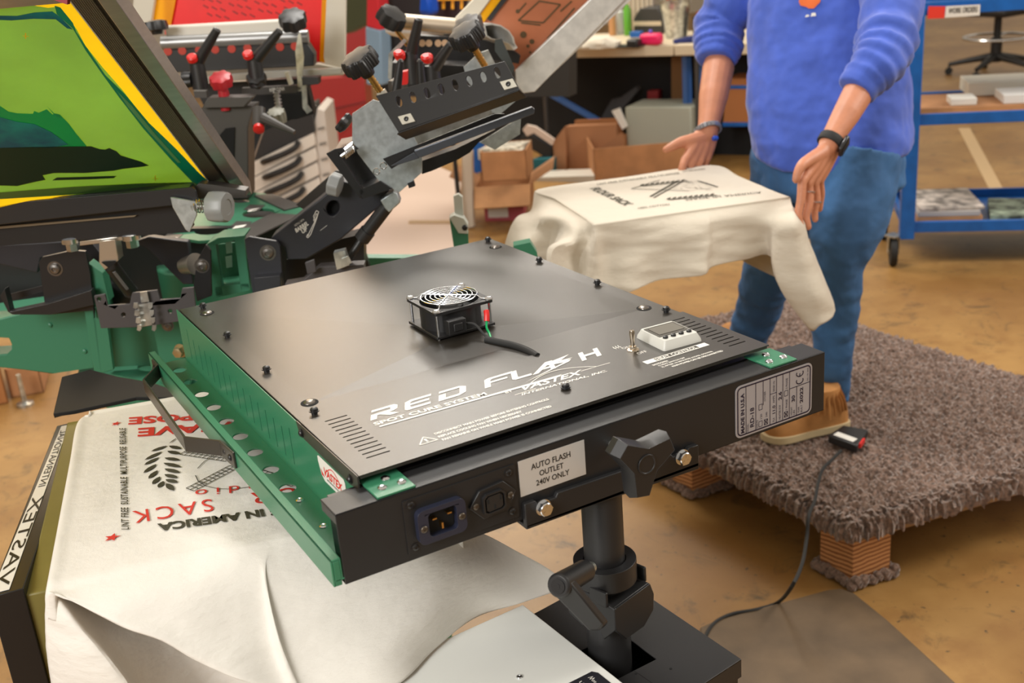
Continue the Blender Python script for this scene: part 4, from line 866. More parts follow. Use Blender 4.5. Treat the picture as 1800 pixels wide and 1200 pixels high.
bm = N(); slab(bm, [(662, 165), (675, 158), (681, 168), (666, 176)], 1.92, .02); pp('hex_nut', bm, MATS['pale steel'])
bm = N(); slab(bm, [(712, 238), (858, 180), (866, 200), (716, 263), (700, 262)], 1.98, .004, holes=[ell(753, 226, 8, 5, 10, -20), ell(774, 218, 6, 4, 10, -20)]); slab(bm, [(693, 250), (712, 240), (716, 263), (695, 270)], 1.96, .02); pp('inner_rail', bm, ZINC, bev=.0005)
bm = N(); slab(bm, [(673, 279), (870, 200), (886, 200), (886, 210), (740, 270), (700, 290), (688, 297)], 1.885, .004); pp('clamp_rail', bm, BLKM)
bm = N(); slab(bm, [(728, 265), (935, 188), (940, 192), (939, 200), (740, 277), (733, 275)], 1.86, .012); slab(bm, [(687, 292), (728, 268), (738, 278), (700, 290)], 1.87, .004); pp('front_rail', bm, mat('worn blued steel', (.10, .11, .13), .3, .6), bev=.001)
bm = N(); slab(bm, [(735, 285), (800, 262), (870, 228), (846, 245), (826, 268), (806, 280), (760, 300), (742, 306)], 1.97, .04); slab(bm, [(716, 322), (727, 318), (730, 327), (719, 331)], 1.93, .01); pp('clamp_body', bm, BLKM)
for u, v in ((662, 301), (674, 291)):
    bm = N(); p = pt(u, v, 1.89); tube(bm, [p-nH*.004*math.floor(t/12)+(sH*math.cos(t*math.pi/6)+Z_*math.sin(t*math.pi/6))*.0055 for t in range(13)], .0012, 6); pp('spring_end', bm, CHR)
a, b = pt(606, 270, 1.9), pt(622, 258, 1.9); bm = N(); tube(bm, [a+(b-a)*t/40+(Z_*math.cos(t*.9)+nH*math.sin(t*.9))*.009 for t in range(41)], .0012, 6); cyl(bm, a-(b-a)*.4, b, .003, n=10); pp('coil_spring', bm, CHR)
bm = N(); p = pt(612, 222, 1.99); lathe(bm, p, (-sH*.7+nH*.1+Z_*.7), [(.010, 0), (.02, .004), (.021, .012), (.018, .016)], 40, lobes=6, depth=.2, fl=(1, 2, 3)); pp('clamp_knob', bm, BLKP)
def lever(u, v, u2, v2, k, red=None, r0=.013, r1=.006, name='lever'):
    a, b = pt(u, v, k), pt(u2, v2, k); bm = N(); d = (b-a).normalized(); cyl(bm, a+Z_*.012, a-Z_*.03, r0*1.15, r0*1.3, 20); tube(bm, [a, a+(b-a)*.2, b, b+d*.004], [r0, r0*.85, r1, r1*.5], 14)
    lv = pp('ratchet_lever', bm, BLKP)
    if red: bm = N(); p = pt(*red, k-.02); lathe(bm, p, Z_*.8-nH*.5, [(.0095, 0), (.0095, .005), (.006, .008)], 18); pp('release_button', bm, REDP, lv, label='red release button')
lever(690, 250-40, 704, 108, 2.12, (701, 96)); lever(745, 205, 738, 108, 2.12, (749, 103))
# white-steel upright right of the heads
bm = N(); slab(bm, [(797, 345), (806, 341), (813, 346), (815, 386), (800, 384)], 2.3, .015); slab(bm, [(790, 383), (798, 378), (816, 384), (823, 396), (822, 411), (806, 410)], 2.28, .03); pp('upright_bracket', bm, mat('pale painted steel', (.5, .52, .46), .4), bev=.001)
bm = N(); slab(bm, [(790, 383), (806, 410), (823, 411), (824, 445), (800, 450)], 2.285, .03); pp('green_cross_arm', bm, GRNL); bm = N(); slab(bm, [(640, 453), (800, 454), (800, 475), (640, 475)], 2.35, .03); pp('green_cross_arm', bm, GRNL); bm = N(); slab(bm, [(903, 432), (932, 426), (944, 444), (950, 480), (903, 480)], 2.05, .03); pp('green_cross_arm', bm, GRNL)
bm = N(); screw(bm, pt(817, 400, 2.28), -nH, .006, .004, False); pp('screw', bm, BLKM)
# ================================================================ GREEN SCREEN (held by the near head)
Q = dep(180, -40, 1.27); dv = (Q-PB); dl_ = dv.length; dv.normalize()
nS = ub.cross(dv).normalized(); nS = nS if nS.dot(cF) > 0 else -nS     # points away from the camera
GS_ = thing('printing_screen', 'aluminium framed printing screen with green and yellow stencil, tilted up at left', 'printing screen', (PB-ub*.3+dv*.3)[:])
def sp(x, y, o=0): return PB-ub*x+dv*y+nS*o      # x: from right edge to left, y: up the frame
def sq(bm, x0, y0, x1, y1, o0, o1, mi=0):
    prism(bm, [sp(x0, y0, o0), sp(x1, y0, o0), sp(x1, y1, o0), sp(x0, y1, o0)], nS*(o1-o0), mi)
Wd, Ln = .62, dl_
ZN = mat('ribbed frame extrusion', (.20, .18, .14), .4, .6); nt = ZN.node_tree
bm = N(); sq(bm, 0, 0, .020, Ln, -.004, .030); SF = ob('frame_rail', bm, ALU, GS_, bev=.001)
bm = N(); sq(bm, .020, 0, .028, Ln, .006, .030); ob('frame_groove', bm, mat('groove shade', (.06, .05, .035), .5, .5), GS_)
bm = N(); sq(bm, .028, 0, .050, Ln, .002, .030)
for i in range(8): sq(bm, .030+i*.0025, 0, .0312+i*.0025, Ln, .0012, .002)
ob('ribbed_rail', bm, ZN, GS_)
bm = N(); sq(bm, .0505, 0, .052, Ln, .0, .012); ob('rail_lip', bm, ALUF, GS_)
bm = N(); sq(bm, 0, Ln-.035, .06, Ln, .004, .028); sq(bm, -.002, Ln-.001, .052, Ln+.002, -.003, .030); ob('corner_block', bm, ALUF, GS_, bev=.001)
bm = N(); sq(bm, .05, Ln-.05, Wd, Ln, .002, .03); ob('frame_rail', bm, ALU, GS_, bev=.001)
bm = N(); sq(bm, Wd, 0, Wd+.05, Ln, .002, .03); ob('frame_rail', bm, ALU, GS_, bev=.001)
bm = N(); sq(bm, .0, -.03, Wd+.05, .012, .004, .03); ob('frame_rail', bm, ALU, GS_, bev=.001)
MG = translucent(mat('stencil green', (.28, .76, .36), .3, var=.1, vscale=5), .5)
bm = N(); poly(bm, [sp(.052, 0, .0065), sp(Wd, 0, .0065), sp(Wd, Ln-.05, .0065), sp(.052, Ln-.05, .0065)]); ME = ob('mesh', bm, translucent(mat('yellow mesh', (1.0, .62, .01), .35, var=.05, vscale=12), .6), GS_)
def onS(u, v, o): return onp(u, v, sp(0, 0, o), nS)
def spoly(name, pts, o, m, label=None, smoothn=0):
    bm = N(); L = [onS(u, v, o) for u, v in pts]
    if smoothn: L = spl(L+[L[0]], smoothn)[:-1]
    poly(bm, L); return ob(name, bm, m, ME, label=label, smooth=False)
spoly('stencil', [(-80, 14), (60, 10), (85, 14), (98, 12), (113, 22), (135, 52), (150, 80), (180, 118), (215, 158), (262, 218), (300, 262), (330, 300), (358, 320), (340, 329), (200, 338), (0, 350), (-80, 357)], .0055, MG, 'green stencil area')
TEAL = mat('teal ink', (.0, .32, .18), .4, spec=.3); BLU = mat('blue green ink', (.0, .14, .36), .4, var=.45, vscale=14, var2=(.0, .36, .36), spec=.3); DKG = mat('dark green ink', (.002, .035, .02), .45, spec=.25)
spoly('ink_edge', [(96, 10), (106, 13), (128, 40), (134, 56), (160, 95), (185, 132), (220, 166), (262, 216), (310, 262), (350, 304), (366, 318), (352, 330), (340, 322), (300, 280), (252, 226), (210, 172), (178, 128), (150, 88), (128, 50), (100, 25)], .005, TEAL)
spoly('ink_edge_gap', [(206, 160), (232, 186), (275, 238), (318, 286), (312, 286), (262, 232), (225, 188)], .0046, MG)
spoly('ink_smear', [(-80, 26), (30, 28), (60, 22), (92, 20), (106, 30), (128, 52), (118, 50), (98, 34), (60, 33), (20, 36), (-80, 32)], .0050, BLU)
spoly('ink_patch', [(-80, 180), (0, 186), (15, 196), (30, 199), (58, 200), (60, 195), (68, 198), (82, 192), (92, 201), (98, 200), (105, 201), (120, 216), (135, 236), (152, 256), (150, 262), (60, 262), (-80, 262)], .0050, translucent(mat('emerald ink', (.0, .50, .24), .35), .4))
spoly('ink_patch', [(-80, 205), (0, 206), (30, 214), (60, 218), (90, 232), (120, 254), (90, 260), (-80, 260)], .0046, BLU)
spoly('ink_line', [(82, 186), (95, 199), (104, 201), (104, 208), (96, 203)], .0046, MATS['emerald ink'])
spoly('skyline_print', [(-80, 262), (60, 258), (160, 257), (175, 262), (185, 263), (192, 260), (205, 266), (212, 273), (225, 277), (248, 284), (262, 291), (250, 293), (215, 297), (200, 300), (150, 304), (95, 304), (75, 308), (80, 316), (60, 320), (30, 327), (0, 326), (-80, 322)], .0046, DKG)
spoly('skyline_print', [(100, 312), (205, 309), (200, 313), (160, 315), (92, 317)], .0046, DKG)
spoly('lower_smear', [(-80, 340), (0, 338), (130, 328), (250, 322), (340, 320), (350, 326), (200, 337), (0, 350), (-80, 356)], .0046, mat('olive ink', (.10, .24, .05), .35))
for u, v in ((45, 63), (273, 313)):
    bm = N()
    for a, b in (((-5, 0), (5, 1)), ((0, -5), (0, 5))): line(bm, onS(u+a[0], v+a[1], .0044), onS(u+b[0], v+b[1], .0044), .0014, nS)
    ob('registration_mark', bm, mat('mark yellow', (.95, .75, .05), .5), ME, smooth=False)
bm = N(); slab(bm, [(338, 331), (350, 322), (378, 325), (432, 335), (432, 345), (350, 350)], 1.84, .03); ob('frame_end', bm, GRY, GS_, bev=.001)
bm = N(); slab(bm, [(75, -30), (120, -30), (118, 8), (100, 2), (84, -4)], 1.36, .01); ob('tape_tab', bm, mat('maroon tape', (.28, .02, .03), .5), GS_)
# ================================================================ PERSON
def remesh(o, vx, it=4):
    r = o.modifiers.new('skin', 'REMESH'); r.mode = 'VOXEL'; r.voxel_size = vx; r.use_smooth_shade = True
    s = o.modifiers.new('soft', 'SMOOTH'); s.factor = .5; s.iterations = it
def limb(bm, pts, rr, n=16): tube(bm, pts, rr, n); [bmesh.ops.create_uvsphere(bm, u_segments=12, v_segments=8, radius=r*.98, matrix=Matrix.Translation(V(p))) for p, r in ((pts[0], rr[0]), (pts[-1], rr[-1]))]
def ring_loft(bm, rings):
    R = [[bm.verts.new(p) for p in r] for r in rings]
    for a, b in zip(R, R[1:]):
        for i in range(len(a)): bm.faces.new((a[i], a[(i+1) % len(a)], b[(i+1) % len(b)], b[i]))
    bm.faces.new(R[0][::-1]); bm.faces.new(R[-1])
fd = (-nH*math.cos(R_(25))-sH*math.sin(R_(25))); lt = Z_.cross(fd)   # facing, her left
lt = lt if lt.dot(sH) > 0 else -lt
def oval(c, a, b, n=28, sq_=1.0, tilt=0): return [c+lt*(a*abs(math.cos(t))**sq_*math.copysign(1, math.cos(t)))+fd*(b*abs(math.sin(t))**sq_*math.copysign(1, math.sin(t))) for t in [2*math.pi*i/n for i in range(n)]]
SKIN = mat('skin', (.56, .235, .135), .5, var=.08, vscale=25, bump=.15, bscale=300)
hipC = dep(1462, 262, 2.86); chestC = dep(1448, 20, 2.84); neckC = dep(1446, -120, 2.80)
JR = dict(sR=dep(1318, -30, 2.96), eR=dep(1262, 85, 2.98), wR=dep(1247, 226, 2.88), sL=dep(1572, -30, 2.66), eL=dep(1538, 125, 2.55), wL=dep(1462, 246, 2.48))
hipR, kneeR, ankR = dep(1392, 285, 2.93), dep(1358, 450, 3.14), dep(1302, 650, 3.44)
hipL, kneeL, ankL = dep(1508, 290, 2.80), dep(1472, 462, 2.82), dep(1461, 724, 3.02)
ankR = dep(1302, 650, 3.44); print('ANK', ankR, ankL)
PE = thing('person', 'person in a blue sweatshirt and jeans leaning over the far towel', 'person', (ankL.x, ankL.y, .19))
bm = N()
limb(bm, [hipC, hipC.lerp(chestC, .5), chestC, neckC-Z_*.04], [.12, .105, .12, .07], 20)
limb(bm, [neckC-Z_*.06, neckC+Z_*.06+fd*.03], [.055, .052])
hd = neckC+Z_*.155+fd*.05; bmesh.ops.create_uvsphere(bm, u_segments=24, v_segments=16, radius=.105, matrix=Matrix.Translation(hd)@Matrix.Diagonal((.78, .88, 1.12, 1)))
bmesh.ops.create_uvsphere(bm, u_segments=8, v_segments=8, radius=.016, matrix=Matrix.Translation(hd+fd*.095-Z_*.015))
for s in (-1, 1): bmesh.ops.create_uvsphere(bm, u_segments=8, v_segments=8, radius=.02, matrix=Matrix.Translation(hd+lt*.085*s)@Matrix.Diagonal((.5, .8, 1.4, 1)))
limb(bm, [JR['sR'], JR['eR'], dep(1263, 118, 2.965), dep(1254, 170, 2.92), dep(1247, 212, 2.89), dep(1243, 236, 2.875)], [.026, .024, .042, .038, .029, .026])
limb(bm, [JR['sL'], JR['eL'], dep(1510, 160, 2.53), dep(1488, 200, 2.50), dep(1464, 240, 2.48), dep(1456, 256, 2.475)], [.035, .034, .035, .031, .0245, .023])
for h, k_, a, f in ((hipR, kneeR, ankR, None), (hipL, kneeL, ankL, None)): limb(bm, [h, k_, (k_+a)/2, a, a-Z_*.06], [.075, .045, .035, .03, .028])
# right hand (palm up, thumb out to the left, fingers under the towel)
def fing(pts, rr): limb(bm, spl([dep(*p) for p in pts], 3), [rr[0]+(rr[1]-rr[0])*i/(3*(len(pts)-1)) for i in range(3*(len(pts)-1)+1)], 10)
for u, v, k_, u2, v2, k2 in ((1232, 236, 2.87, 1206, 280, 2.83), (1238, 238, 2.875, 1218, 284, 2.84), (1245, 238, 2.88, 1230, 284, 2.85), (1250, 240, 2.885, 1242, 280, 2.865)): limb(bm, [dep(u, v, k_), dep((u+u2)/2, (v+v2)/2, (k_+k2)/2), dep(u2, v2, k2)], [.018, .0165, .0115], 12)
fing([(1204, 280, 2.83), (1199, 297, 2.82), (1196, 312, 2.83), (1198, 322, 2.84)], (.0115, .0085)); fing([(1216, 284, 2.84), (1212, 302, 2.84), (1209, 318, 2.85), (1210, 328, 2.86)], (.0115, .0085))
fing([(1229, 284, 2.85), (1226, 302, 2.855), (1224, 316, 2.865), (1225, 325, 2.875)], (.011, .008)); fing([(1241, 280, 2.865), (1240, 295, 2.87), (1239, 306, 2.88), (1240, 314, 2.885)], (.0095, .0075))
fing([(1236, 242, 2.87), (1216, 247, 2.85), (1198, 250, 2.84), (1182, 257, 2.83), (1170, 263, 2.83)], (.021, .0088))
# left hand (hanging down beside the towel corner)
for u, v, k_, u2, v2, k2 in ((1448, 262, 2.465, 1410, 318, 2.42), (1454, 264, 2.475, 1420, 322, 2.44), (1459, 266, 2.485, 1431, 322, 2.462), (1463, 268, 2.495, 1440, 318, 2.485)): limb(bm, [dep(u, v, k_), dep((u+u2)/2, (v+v2)/2, (k_+k2)/2), dep(u2, v2, k2)], [.0155, .0145, .0108], 12)
fing([(1410, 318, 2.42), (1408, 350, 2.425), (1403, 378, 2.43), (1409, 400, 2.44)], (.0108, .0080)); fing([(1421, 322, 2.445), (1423, 354, 2.45), (1417, 380, 2.455), (1421, 399, 2.46)], (.0108, .0080))
fing([(1432, 322, 2.465), (1436, 350, 2.475), (1432, 370, 2.48), (1433, 386, 2.485)], (.0102, .0076)); fing([(1441, 318, 2.49), (1444, 340, 2.50), (1442, 356, 2.505), (1441, 368, 2.51)], (.0092, .007))
fing([(1445, 268, 2.46), (1426, 279, 2.43), (1411, 289, 2.405), (1403, 302, 2.40), (1399, 316, 2.40)], (.0165, .0084))
body = ob('body', bm, SKIN, PE); remesh(body, .0032, 5)
bm = N(); bmesh.ops.create_uvsphere(bm, u_segments=20, v_segments=14, radius=.118, matrix=Matrix.Translation(hd+Z_*.02-fd*.022)@Matrix.Diagonal((.82, .86, 1.08, 1))); ob('hair', bm, mat('brown hair', (.09, .045, .02), .6), PE)
# sweatshirt
bm = N(); tor = []
for u, v, k_, a, b in ((1463, 268, 2.86, .190, .150), (1462, 262, 2.86, .197, .158), (1460, 235, 2.86, .203, .168), (1456, 180, 2.855, .205, .165), (1452, 110, 2.85, .198, .150), (1450, 50, 2.845, .195, .138), (1448, 0, 2.84, .19, .130), (1447, -50, 2.835, .175, .115), (1446, -95, 2.82, .11, .085), (1446, -112, 2.81, .07, .068)):
    tor.append(oval(dep(u, v, k_), a, b, 40, .9))
# hem tilt: front lower than the sides
for i in (0, 1): tor[i] = [p-Z_*(.022*max(0, (p-hipC).normalized().dot(fd)))+Z_*.012*max(0, (p-hipC).normalized().dot(lt)) for p in tor[i]]
ring_loft(bm, tor)
def sleeve(pts, rr, wr):
    P = spl(pts, 8); n_ = len(P); R2 = []
    for i in range(n_):
        t = i/(n_-1)*(len(rr)-1); j = min(int(t), len(rr)-2); r = rr[j]+(rr[j+1]-rr[j])*(t-j)
        if i > n_*.35 and i < n_-5: r *= 1+wr*math.sin(i*1.55)*(1 if i % 2 else .6)
        R2.append(r)
    tube(bm, P, R2, 22)
sleeve([dep(1360, -40, 2.93), JR['sR'], dep(1268, 40, 3.0), dep(1262, 78, 2.985), dep(1260, 100, 2.97), dep(1259, 108, 2.965)], [.085, .078, .070, .066, .054, .050], .07)
sleeve([dep(1540, -50, 2.72), JR['sL'], dep(1560, 60, 2.58), dep(1548, 105, 2.545), dep(1524, 135, 2.53), dep(1504, 160, 2.525)], [.085, .078, .068, .062, .052, .043], .08)
sw = ob('sweatshirt', bm, mat('blue sweatshirt fleece', (.055, .115, .54), .85, bump=.5, bscale=35, sheen=.25, var=.1, vscale=18), PE, label='blue sweatshirt with pushed-up sleeves'); remesh(sw, .0045, 3)
tx = bpy.data.textures.new('folds', 'CLOUDS'); tx.noise_scale = .09; dm = sw.modifiers.new('folds', 'DISPLACE'); dm.texture = tx; dm.strength = .018; dm.mid_level = .5; dm.texture_coords = 'LOCAL'
# jeans
bm = N(); DEN = mat('blue denim', (.045, .145, .34), .8, bump=.4, bscale=900, var=.3, vscale=6, stretch=(1, 1, .4))
ring_loft(bm, [oval(hipC+Z_*.06, .165, .125), oval(hipC-Z_*.02, .18, .135), oval(hipC-Z_*.09, .182, .135), oval(hipC-Z_*.12, .15, .11)])
def leg(pts, rr, wr=.03):
    P = spl(pts, 8); n_ = len(P); tube(bm, P, [(rr[min(int(i/8), len(rr)-1)]*(1-(i/8) % 1)+rr[min(int(i/8)+1, len(rr)-1)]*((i/8) % 1))*(1+(wr*math.sin(i*1.9) if i > n_*.5 else 0)) for i in range(n_)], 24)
leg([hipR+Z_*.03, dep(1378, 350, 3.02), dep(1358, 450, 3.14), dep(1334, 540, 3.28), dep(1312, 600, 3.37), dep(1300, 660, 3.46)], [.105, .098, .078, .066, .058, .056])
leg([hipL+Z_*.03, dep(1492, 380, 2.80), dep(1472, 460, 2.82), dep(1468, 540, 2.87), dep(1464, 620, 2.93), dep(1463, 700, 3.0)], [.108, .100, .068, .062, .052, .044])
je = ob('jeans', bm, DEN, PE, label='faded blue jeans'); remesh(je, .006, 2)
tx = bpy.data.textures.new('creases', 'CLOUDS'); tx.noise_scale = .05; dm = je.modifiers.new('folds', 'DISPLACE'); dm.texture = tx; dm.strength = .012; dm.texture_coords = 'LOCAL'
# shoes
SUE = mat('tan suede', (.42, .19, .055), .85, bump=.3, bscale=500, var=.12, vscale=20)
for ank, toe in ((V((1.685, 1.045, .19)), onz(1345, 772, .19)), (V((ankR.x, ankR.y, .19)), V((ankR.x-.17, ankR.y-.1, .19)))):
    d = (toe-ank); d.z = 0; L = d.length; d.normalize(); q = Z_.cross(d); bm = N(); rings = []
    for t, w_, h_, z0 in ((-.045/L, .018, .05, .012), (-.03/L, .030, .085, .01), (.05, .034, .11, .01), (.25, .036, .105, .01), (.45, .038, .075, .01), (.65, .045, .060, .01), (.85, .044, .048, .01), (.95, .032, .036, .01), (1.0, .012, .022, .012)):
        c = ank+d*(L*t); rings.append([c+q*(w_*math.cos(a))+Z_*(z0+h_*max(0, math.sin(a)) if a < math.pi+.01 else z0) for a in [2*math.pi*i/20 for i in range(20)]])
    ring_loft(bm, rings); SH = ob('shoe', bm, SUE, PE, label='tan suede fringed shoe', sub=1)
    bm = N(); sol = [ank+d*(L*t)+q*w_ for t, w_ in ((-.25, 0), (-.2, .03), (.1, .038), (.4, .040), (.7, .048), (.9, .044), (1.03, .016), (1.03, -.016), (.9, -.044), (.7, -.048), (.4, -.040), (.1, -.038), (-.2, -.03))]
    prism(bm, [p+Z_*.0 for p in spl(sol+[sol[0]], 3)[:-1]], (0, 0, .018)); ob('sole', bm, mat('cream rubber', (.62, .5, .3), .6), SH)
    bm = N(); random.seed(5)
    for i in range(26):
        a = 2*math.pi*i/26; c = ank+d*.03+Z_*.115+(d*math.cos(a)*.046+q*math.sin(a)*.042); e = c-Z_*.055+(d*math.cos(a)+q*math.sin(a))*.018+V((random.uniform(-.006, .006),)*3); tube(bm, [c, c.lerp(e, .5)+(d*math.cos(a)+q*math.sin(a))*.004, e], .005, 5, flat=.4)
    lathe(bm, ank+d*.03+Z_*.09, Z_, [(.046, 0), (.048, .03), (.046, .034)], 20); ob('fringe', bm, SUE, SH)
# watch on the near wrist, bracelet on the far wrist
w0, w1 = dep(1466, 238, 2.482), dep(1452, 262, 2.474); ax2 = (w1-w0).normalized(); wc = dep(1460, 248, 2.479)
bm = N(); lathe(bm, wc-ax2*.010, ax2, [(.0275, 0), (.0285, .002), (.0285, .018), (.0275, .020)], 32)
WT = ob('watch_strap', bm, BLKR, PE, label='black smartwatch strap')
nw = (sH*.86+Z_*-.2-nH*.45); nw = (nw-ax2*nw.dot(ax2)).normalized(); M = Matrix((ax2, nw.cross(ax2), nw)).transposed()
bm = N(); box(bm, wc+nw*.031, (.040, .034, .010), M); ob('watch_case', bm, mat('dark grey metal', (.05, .05, .055), .25, .6), WT, bev=.004)
bm = N(); box(bm, wc+nw*.0365, (.034, .028, .001), M); ob('watch_screen', bm, mat('black glass', (.003, .003, .004), .05), WT, bev=.0004)
bm = N(); a0, a1 = dep(1251, 200, 2.895), dep(1241, 240, 2.872); ax3 = (a1-a0).normalized(); bc = dep(1244, 229, 2.878); Mf = frame((ax3+sH*.45).normalized())
for i in range(22):
    a = 2*math.pi*i/22; c = bc+Mf@V((math.cos(a)*.033, math.sin(a)*.033, 0)); box(bm, c, (.009, .006, .012), Mf@Matrix.Rotation(a+math.pi/2, 3, 'Z'))
ob('link_bracelet', bm, mat('steel links', (.35, .37, .42), .3, .9), PE, bev=.001)
bm = N(); box(bm, dep(1257, 243, 2.85), (.014, .012, .010), Mf); ob('blue_clasp', bm, mat('blue clasp', (.02, .08, .5), .3), PE, bev=.002)
for (u, v, k_), r in (((1422, 338, 2.448), .0125), ((1435, 356, 2.477), .011)):
    bm = N(); p = dep(u, v, k_); tube(bm, circ(p, r, frame((dep(u, v+20, k_)-p)), 20), .0014, 6, closed=True); ob('ring', bm, CHR, PE)
# chest print (orange blob with small feet)
def chest(name, pts, m):
    bm = N(); c = dep(1430, 5, 2.68); L = [onp(u, v, c, fd) for u, v in pts]; poly(bm, L); o = ob(name, bm, m, PE, smooth=False)
    bmt = bmesh.new(); bmt.from_mesh(o.data); bmesh.ops.triangulate(bmt, faces=bmt.faces); bmesh.ops.subdivide_edges(bmt, edges=bmt.edges, cuts=4, use_grid_fill=True); bmt.to_mesh(o.data); bmt.free()
    s = o.modifiers.new('wrap', 'SHRINKWRAP'); s.target = sw; s.wrap_method = 'NEAREST_SURFACEPOINT'; s.offset = .002
chest('chest_print', [(u, v) for u, v in ell(1417, -12, 19, 19, 16)], mat('orange print', (.75, .14, .02), .7))
chest('chest_print', [(1406, 22), (1409, 15), (1416, 16), (1417, 23)], MATS['white paint']); chest('chest_print', [(1420, 22), (1420, 15), (1428, 15), (1431, 21)], MATS['white paint'])
# ================================================================ RIGHT SIDE: PLATFORM, MAT, PEDAL, CART
def sstuff(o): o['kind'] = 'stuff'
PF = thing('carpeted_platform', 'low wooden standing platform covered with brown shaggy carpet', 'platform', (1.85, 1.3, 0))
cs = [onz(1500, 925, .19), onz(1188, 822, .19), V((1.26, 2.02, .19)), onz(1338, 520, .19), onz(1780, 640, .19), onz(1890, 730, .19), onz(1810, 838, .19)]
p00 = V((1.325, .60, .19)); px_ = V((1.0, -.17, 0)).normalized(); py_ = V((-.03, 1, 0)).normalized(); 
A_, B_ = 1.02, 1.42
def pf(a, b, z=0): return V((1.36, .665, z))+px_*a+py_*b
CPT = mat('shaggy carpet', (.165, .102, .075), .95, var=.5, vscale=120, bump=1, bscale=150, sheen=.5); 
bm = N(); nx, ny = 230, 320; rv = [[None]*(ny+1) for _ in range(nx+1)]
import mathutils.noise as mn
for i in range(nx+1):
    for j in range(ny+1):
        a, b = i/nx, j/ny; ea = min(a, 1-a)*A_; eb = min(b, 1-b)*B_; e = min(ea, eb); r = .035
        dz = 0 if e > r else -(r-math.sqrt(max(0, r*r-(r-e)**2)))
        p = pf(a*A_, b*B_, .183+dz*1.0); nz = mn.noise(p*85)*.011+mn.noise(p*190)*.007+mn.noise(p*12)*.004
        p.z += nz; 
        if e < r: p += (pf(a*A_, b*B_, 0)-pf(A_/2, B_/2, 0)).normalized()*(nz*1.3)
        rv[i][j] = bm.verts.new(p)
for i in range(nx):
    for j in range(ny): bm.faces.new((rv[i][j], rv[i+1][j], rv[i+1][j+1], rv[i][j+1]))
per_ = [rv[i][0] for i in range(nx)]+[rv[nx][j] for j in range(ny)]+[rv[i][ny] for i in range(nx, 0, -1)]+[rv[0][j] for j in range(ny, 0, -1)]
cc = pf(A_/2, B_/2, .12); low = []
for v in per_: q = v.co.copy(); q.z = .132+mn.noise(v.co*90)*.012; q += (V((q.x, q.y, cc.z))-cc).normalized()*mn.noise(v.co*70)*.008; low.append(bm.verts.new(q))
for i in range(len(per_)): j = (i+1) % len(per_); bm.faces.new((per_[i], per_[j], low[j], low[i]))
cp_ = ob('carpet', bm, CPT, PF, label='brown shaggy carpet')
bm = N(); prism(bm, [pf(.02, .02, .118), pf(A_-.02, .02, .118), pf(A_-.02, B_-.02, .118), pf(.02, B_-.02, .118)], (0, 0, .03)); ob('board', bm, mat('plywood', (.4, .24, .12), .7), PF)
WD = mat('douglas fir block', (.52, .23, .09), .6); nt = WD.node_tree; wv = nt.nodes.new('ShaderNodeTexWave'); wv.wave_type = 'BANDS'; wv.bands_direction = 'Z'; wv.inputs['Scale'].default_value = 28; wv.inputs['Distortion'].default_value = 2.5; wv.inputs['Detail'].default_value = 3; wv.inputs['Detail Scale'].default_value = .8
rp = nt.nodes.new('ShaderNodeValToRGB'); rp.color_ramp.elements[0].color = (.24, .075, .025, 1); rp.color_ramp.elements[1].color = (.62, .31, .13, 1); rp.color_ramp.elements[0].position = .1; rp.color_ramp.elements[1].position = .6
mp = [x for x in nt.nodes if x.bl_idname == 'ShaderNodeMapping'][0]; mp.inputs['Rotation'].default_value = (.12, .08, 0)
nt.links.new(mp.outputs[0], wv.inputs[0]); nt.links.new(wv.outputs[1], rp.inputs[0]); nt.links.new(rp.outputs[0], nt.nodes['Principled BSDF'].inputs['Base Color'])
for k_, (a, b) in enumerate(((.03, .02), (.03, .58), (A_-.14, .02), (A_-.14, .58), (.03, B_-.13), (A_-.14, B_-.13))):
    bm = N(); prism(bm, [pf(a, b, .004), pf(a+.105, b, .004), pf(a+.105, b+.1, .004), pf(a, b+.1, .004)], (0, 0, .118)); BL = ob('wood_block', bm, WD, PF, bev=.002)
    bm = N()
    for i in range(90):
        t = i/90*4; s = int(t); f = t-s; x, y = [(f, 0), (1, f), (1-f, 1), (0, 1-f)][s]; c = pf(a-.008+x*.121, b-.008+y*.116, .010+random.random()*.012); bmesh.ops.create_icosphere(bm, subdivisions=1, radius=.009+random.random()*.006, matrix=Matrix.Translation(c))
    g = ob('carpet_tuft', bm, CPT, BL); g['kind'] = 'stuff'
# foot pedal with cord
a, b, c, d_ = onz(1455, 778, .195), onz(1482, 760, .195), onz(1526, 768, .195), onz(1506, 797, .195)
FP = thing('foot_pedal', 'small black foot pedal with white label and cord on the carpet', 'pedal', ((a+c)/2)[:])
bm = N(); prism(bm, [a, b, c, d_], (0, 0, .022)); ob('pedal_housing', bm, BLKP, FP, bev=.004)
bm = N(); up_ = V((0, 0, .0225)); prism(bm, [a.lerp(d_, .12)+up_+(b-a)*.12, a.lerp(d_, .80)+up_+(b-a)*.12, a.lerp(d_, .80)+up_+(b-a)*.42, a.lerp(d_, .12)+up_+(b-a)*.42], (0, 0, .0004)); ob('label_plate', bm, WHT, FP)
bm = N(); prism(bm, [d_.lerp(c, .15)+Z_*.008, d_.lerp(c, .5)+Z_*.008, d_.lerp(c, .5)+Z_*.02, d_.lerp(c, .15)+Z_*.02], (.005, -.003, 0)); ob('red_tab', bm, REDP, FP)
cdp = [onz(1478, 792, .20), onz(1462, 808, .205), onz(1446, 825, .205), onz(1438, 850, .205), onz(1432, 880, .205), dep(1422, 905, 2.50), dep(1418, 945, 2.48), dep(1410, 990, 2.42), dep(1392, 1030, 2.32), onz(1368, 1058, .012), onz(1330, 1071, .010), onz(1290, 1078, .010), onz(1262, 1090, .010), onz(1247, 1105, .010), onz(1238, 1125, .010)]
bm = N(); tube(bm, spl(cdp, 6), .0042, 8); ob('cord', bm, BLKR, FP)
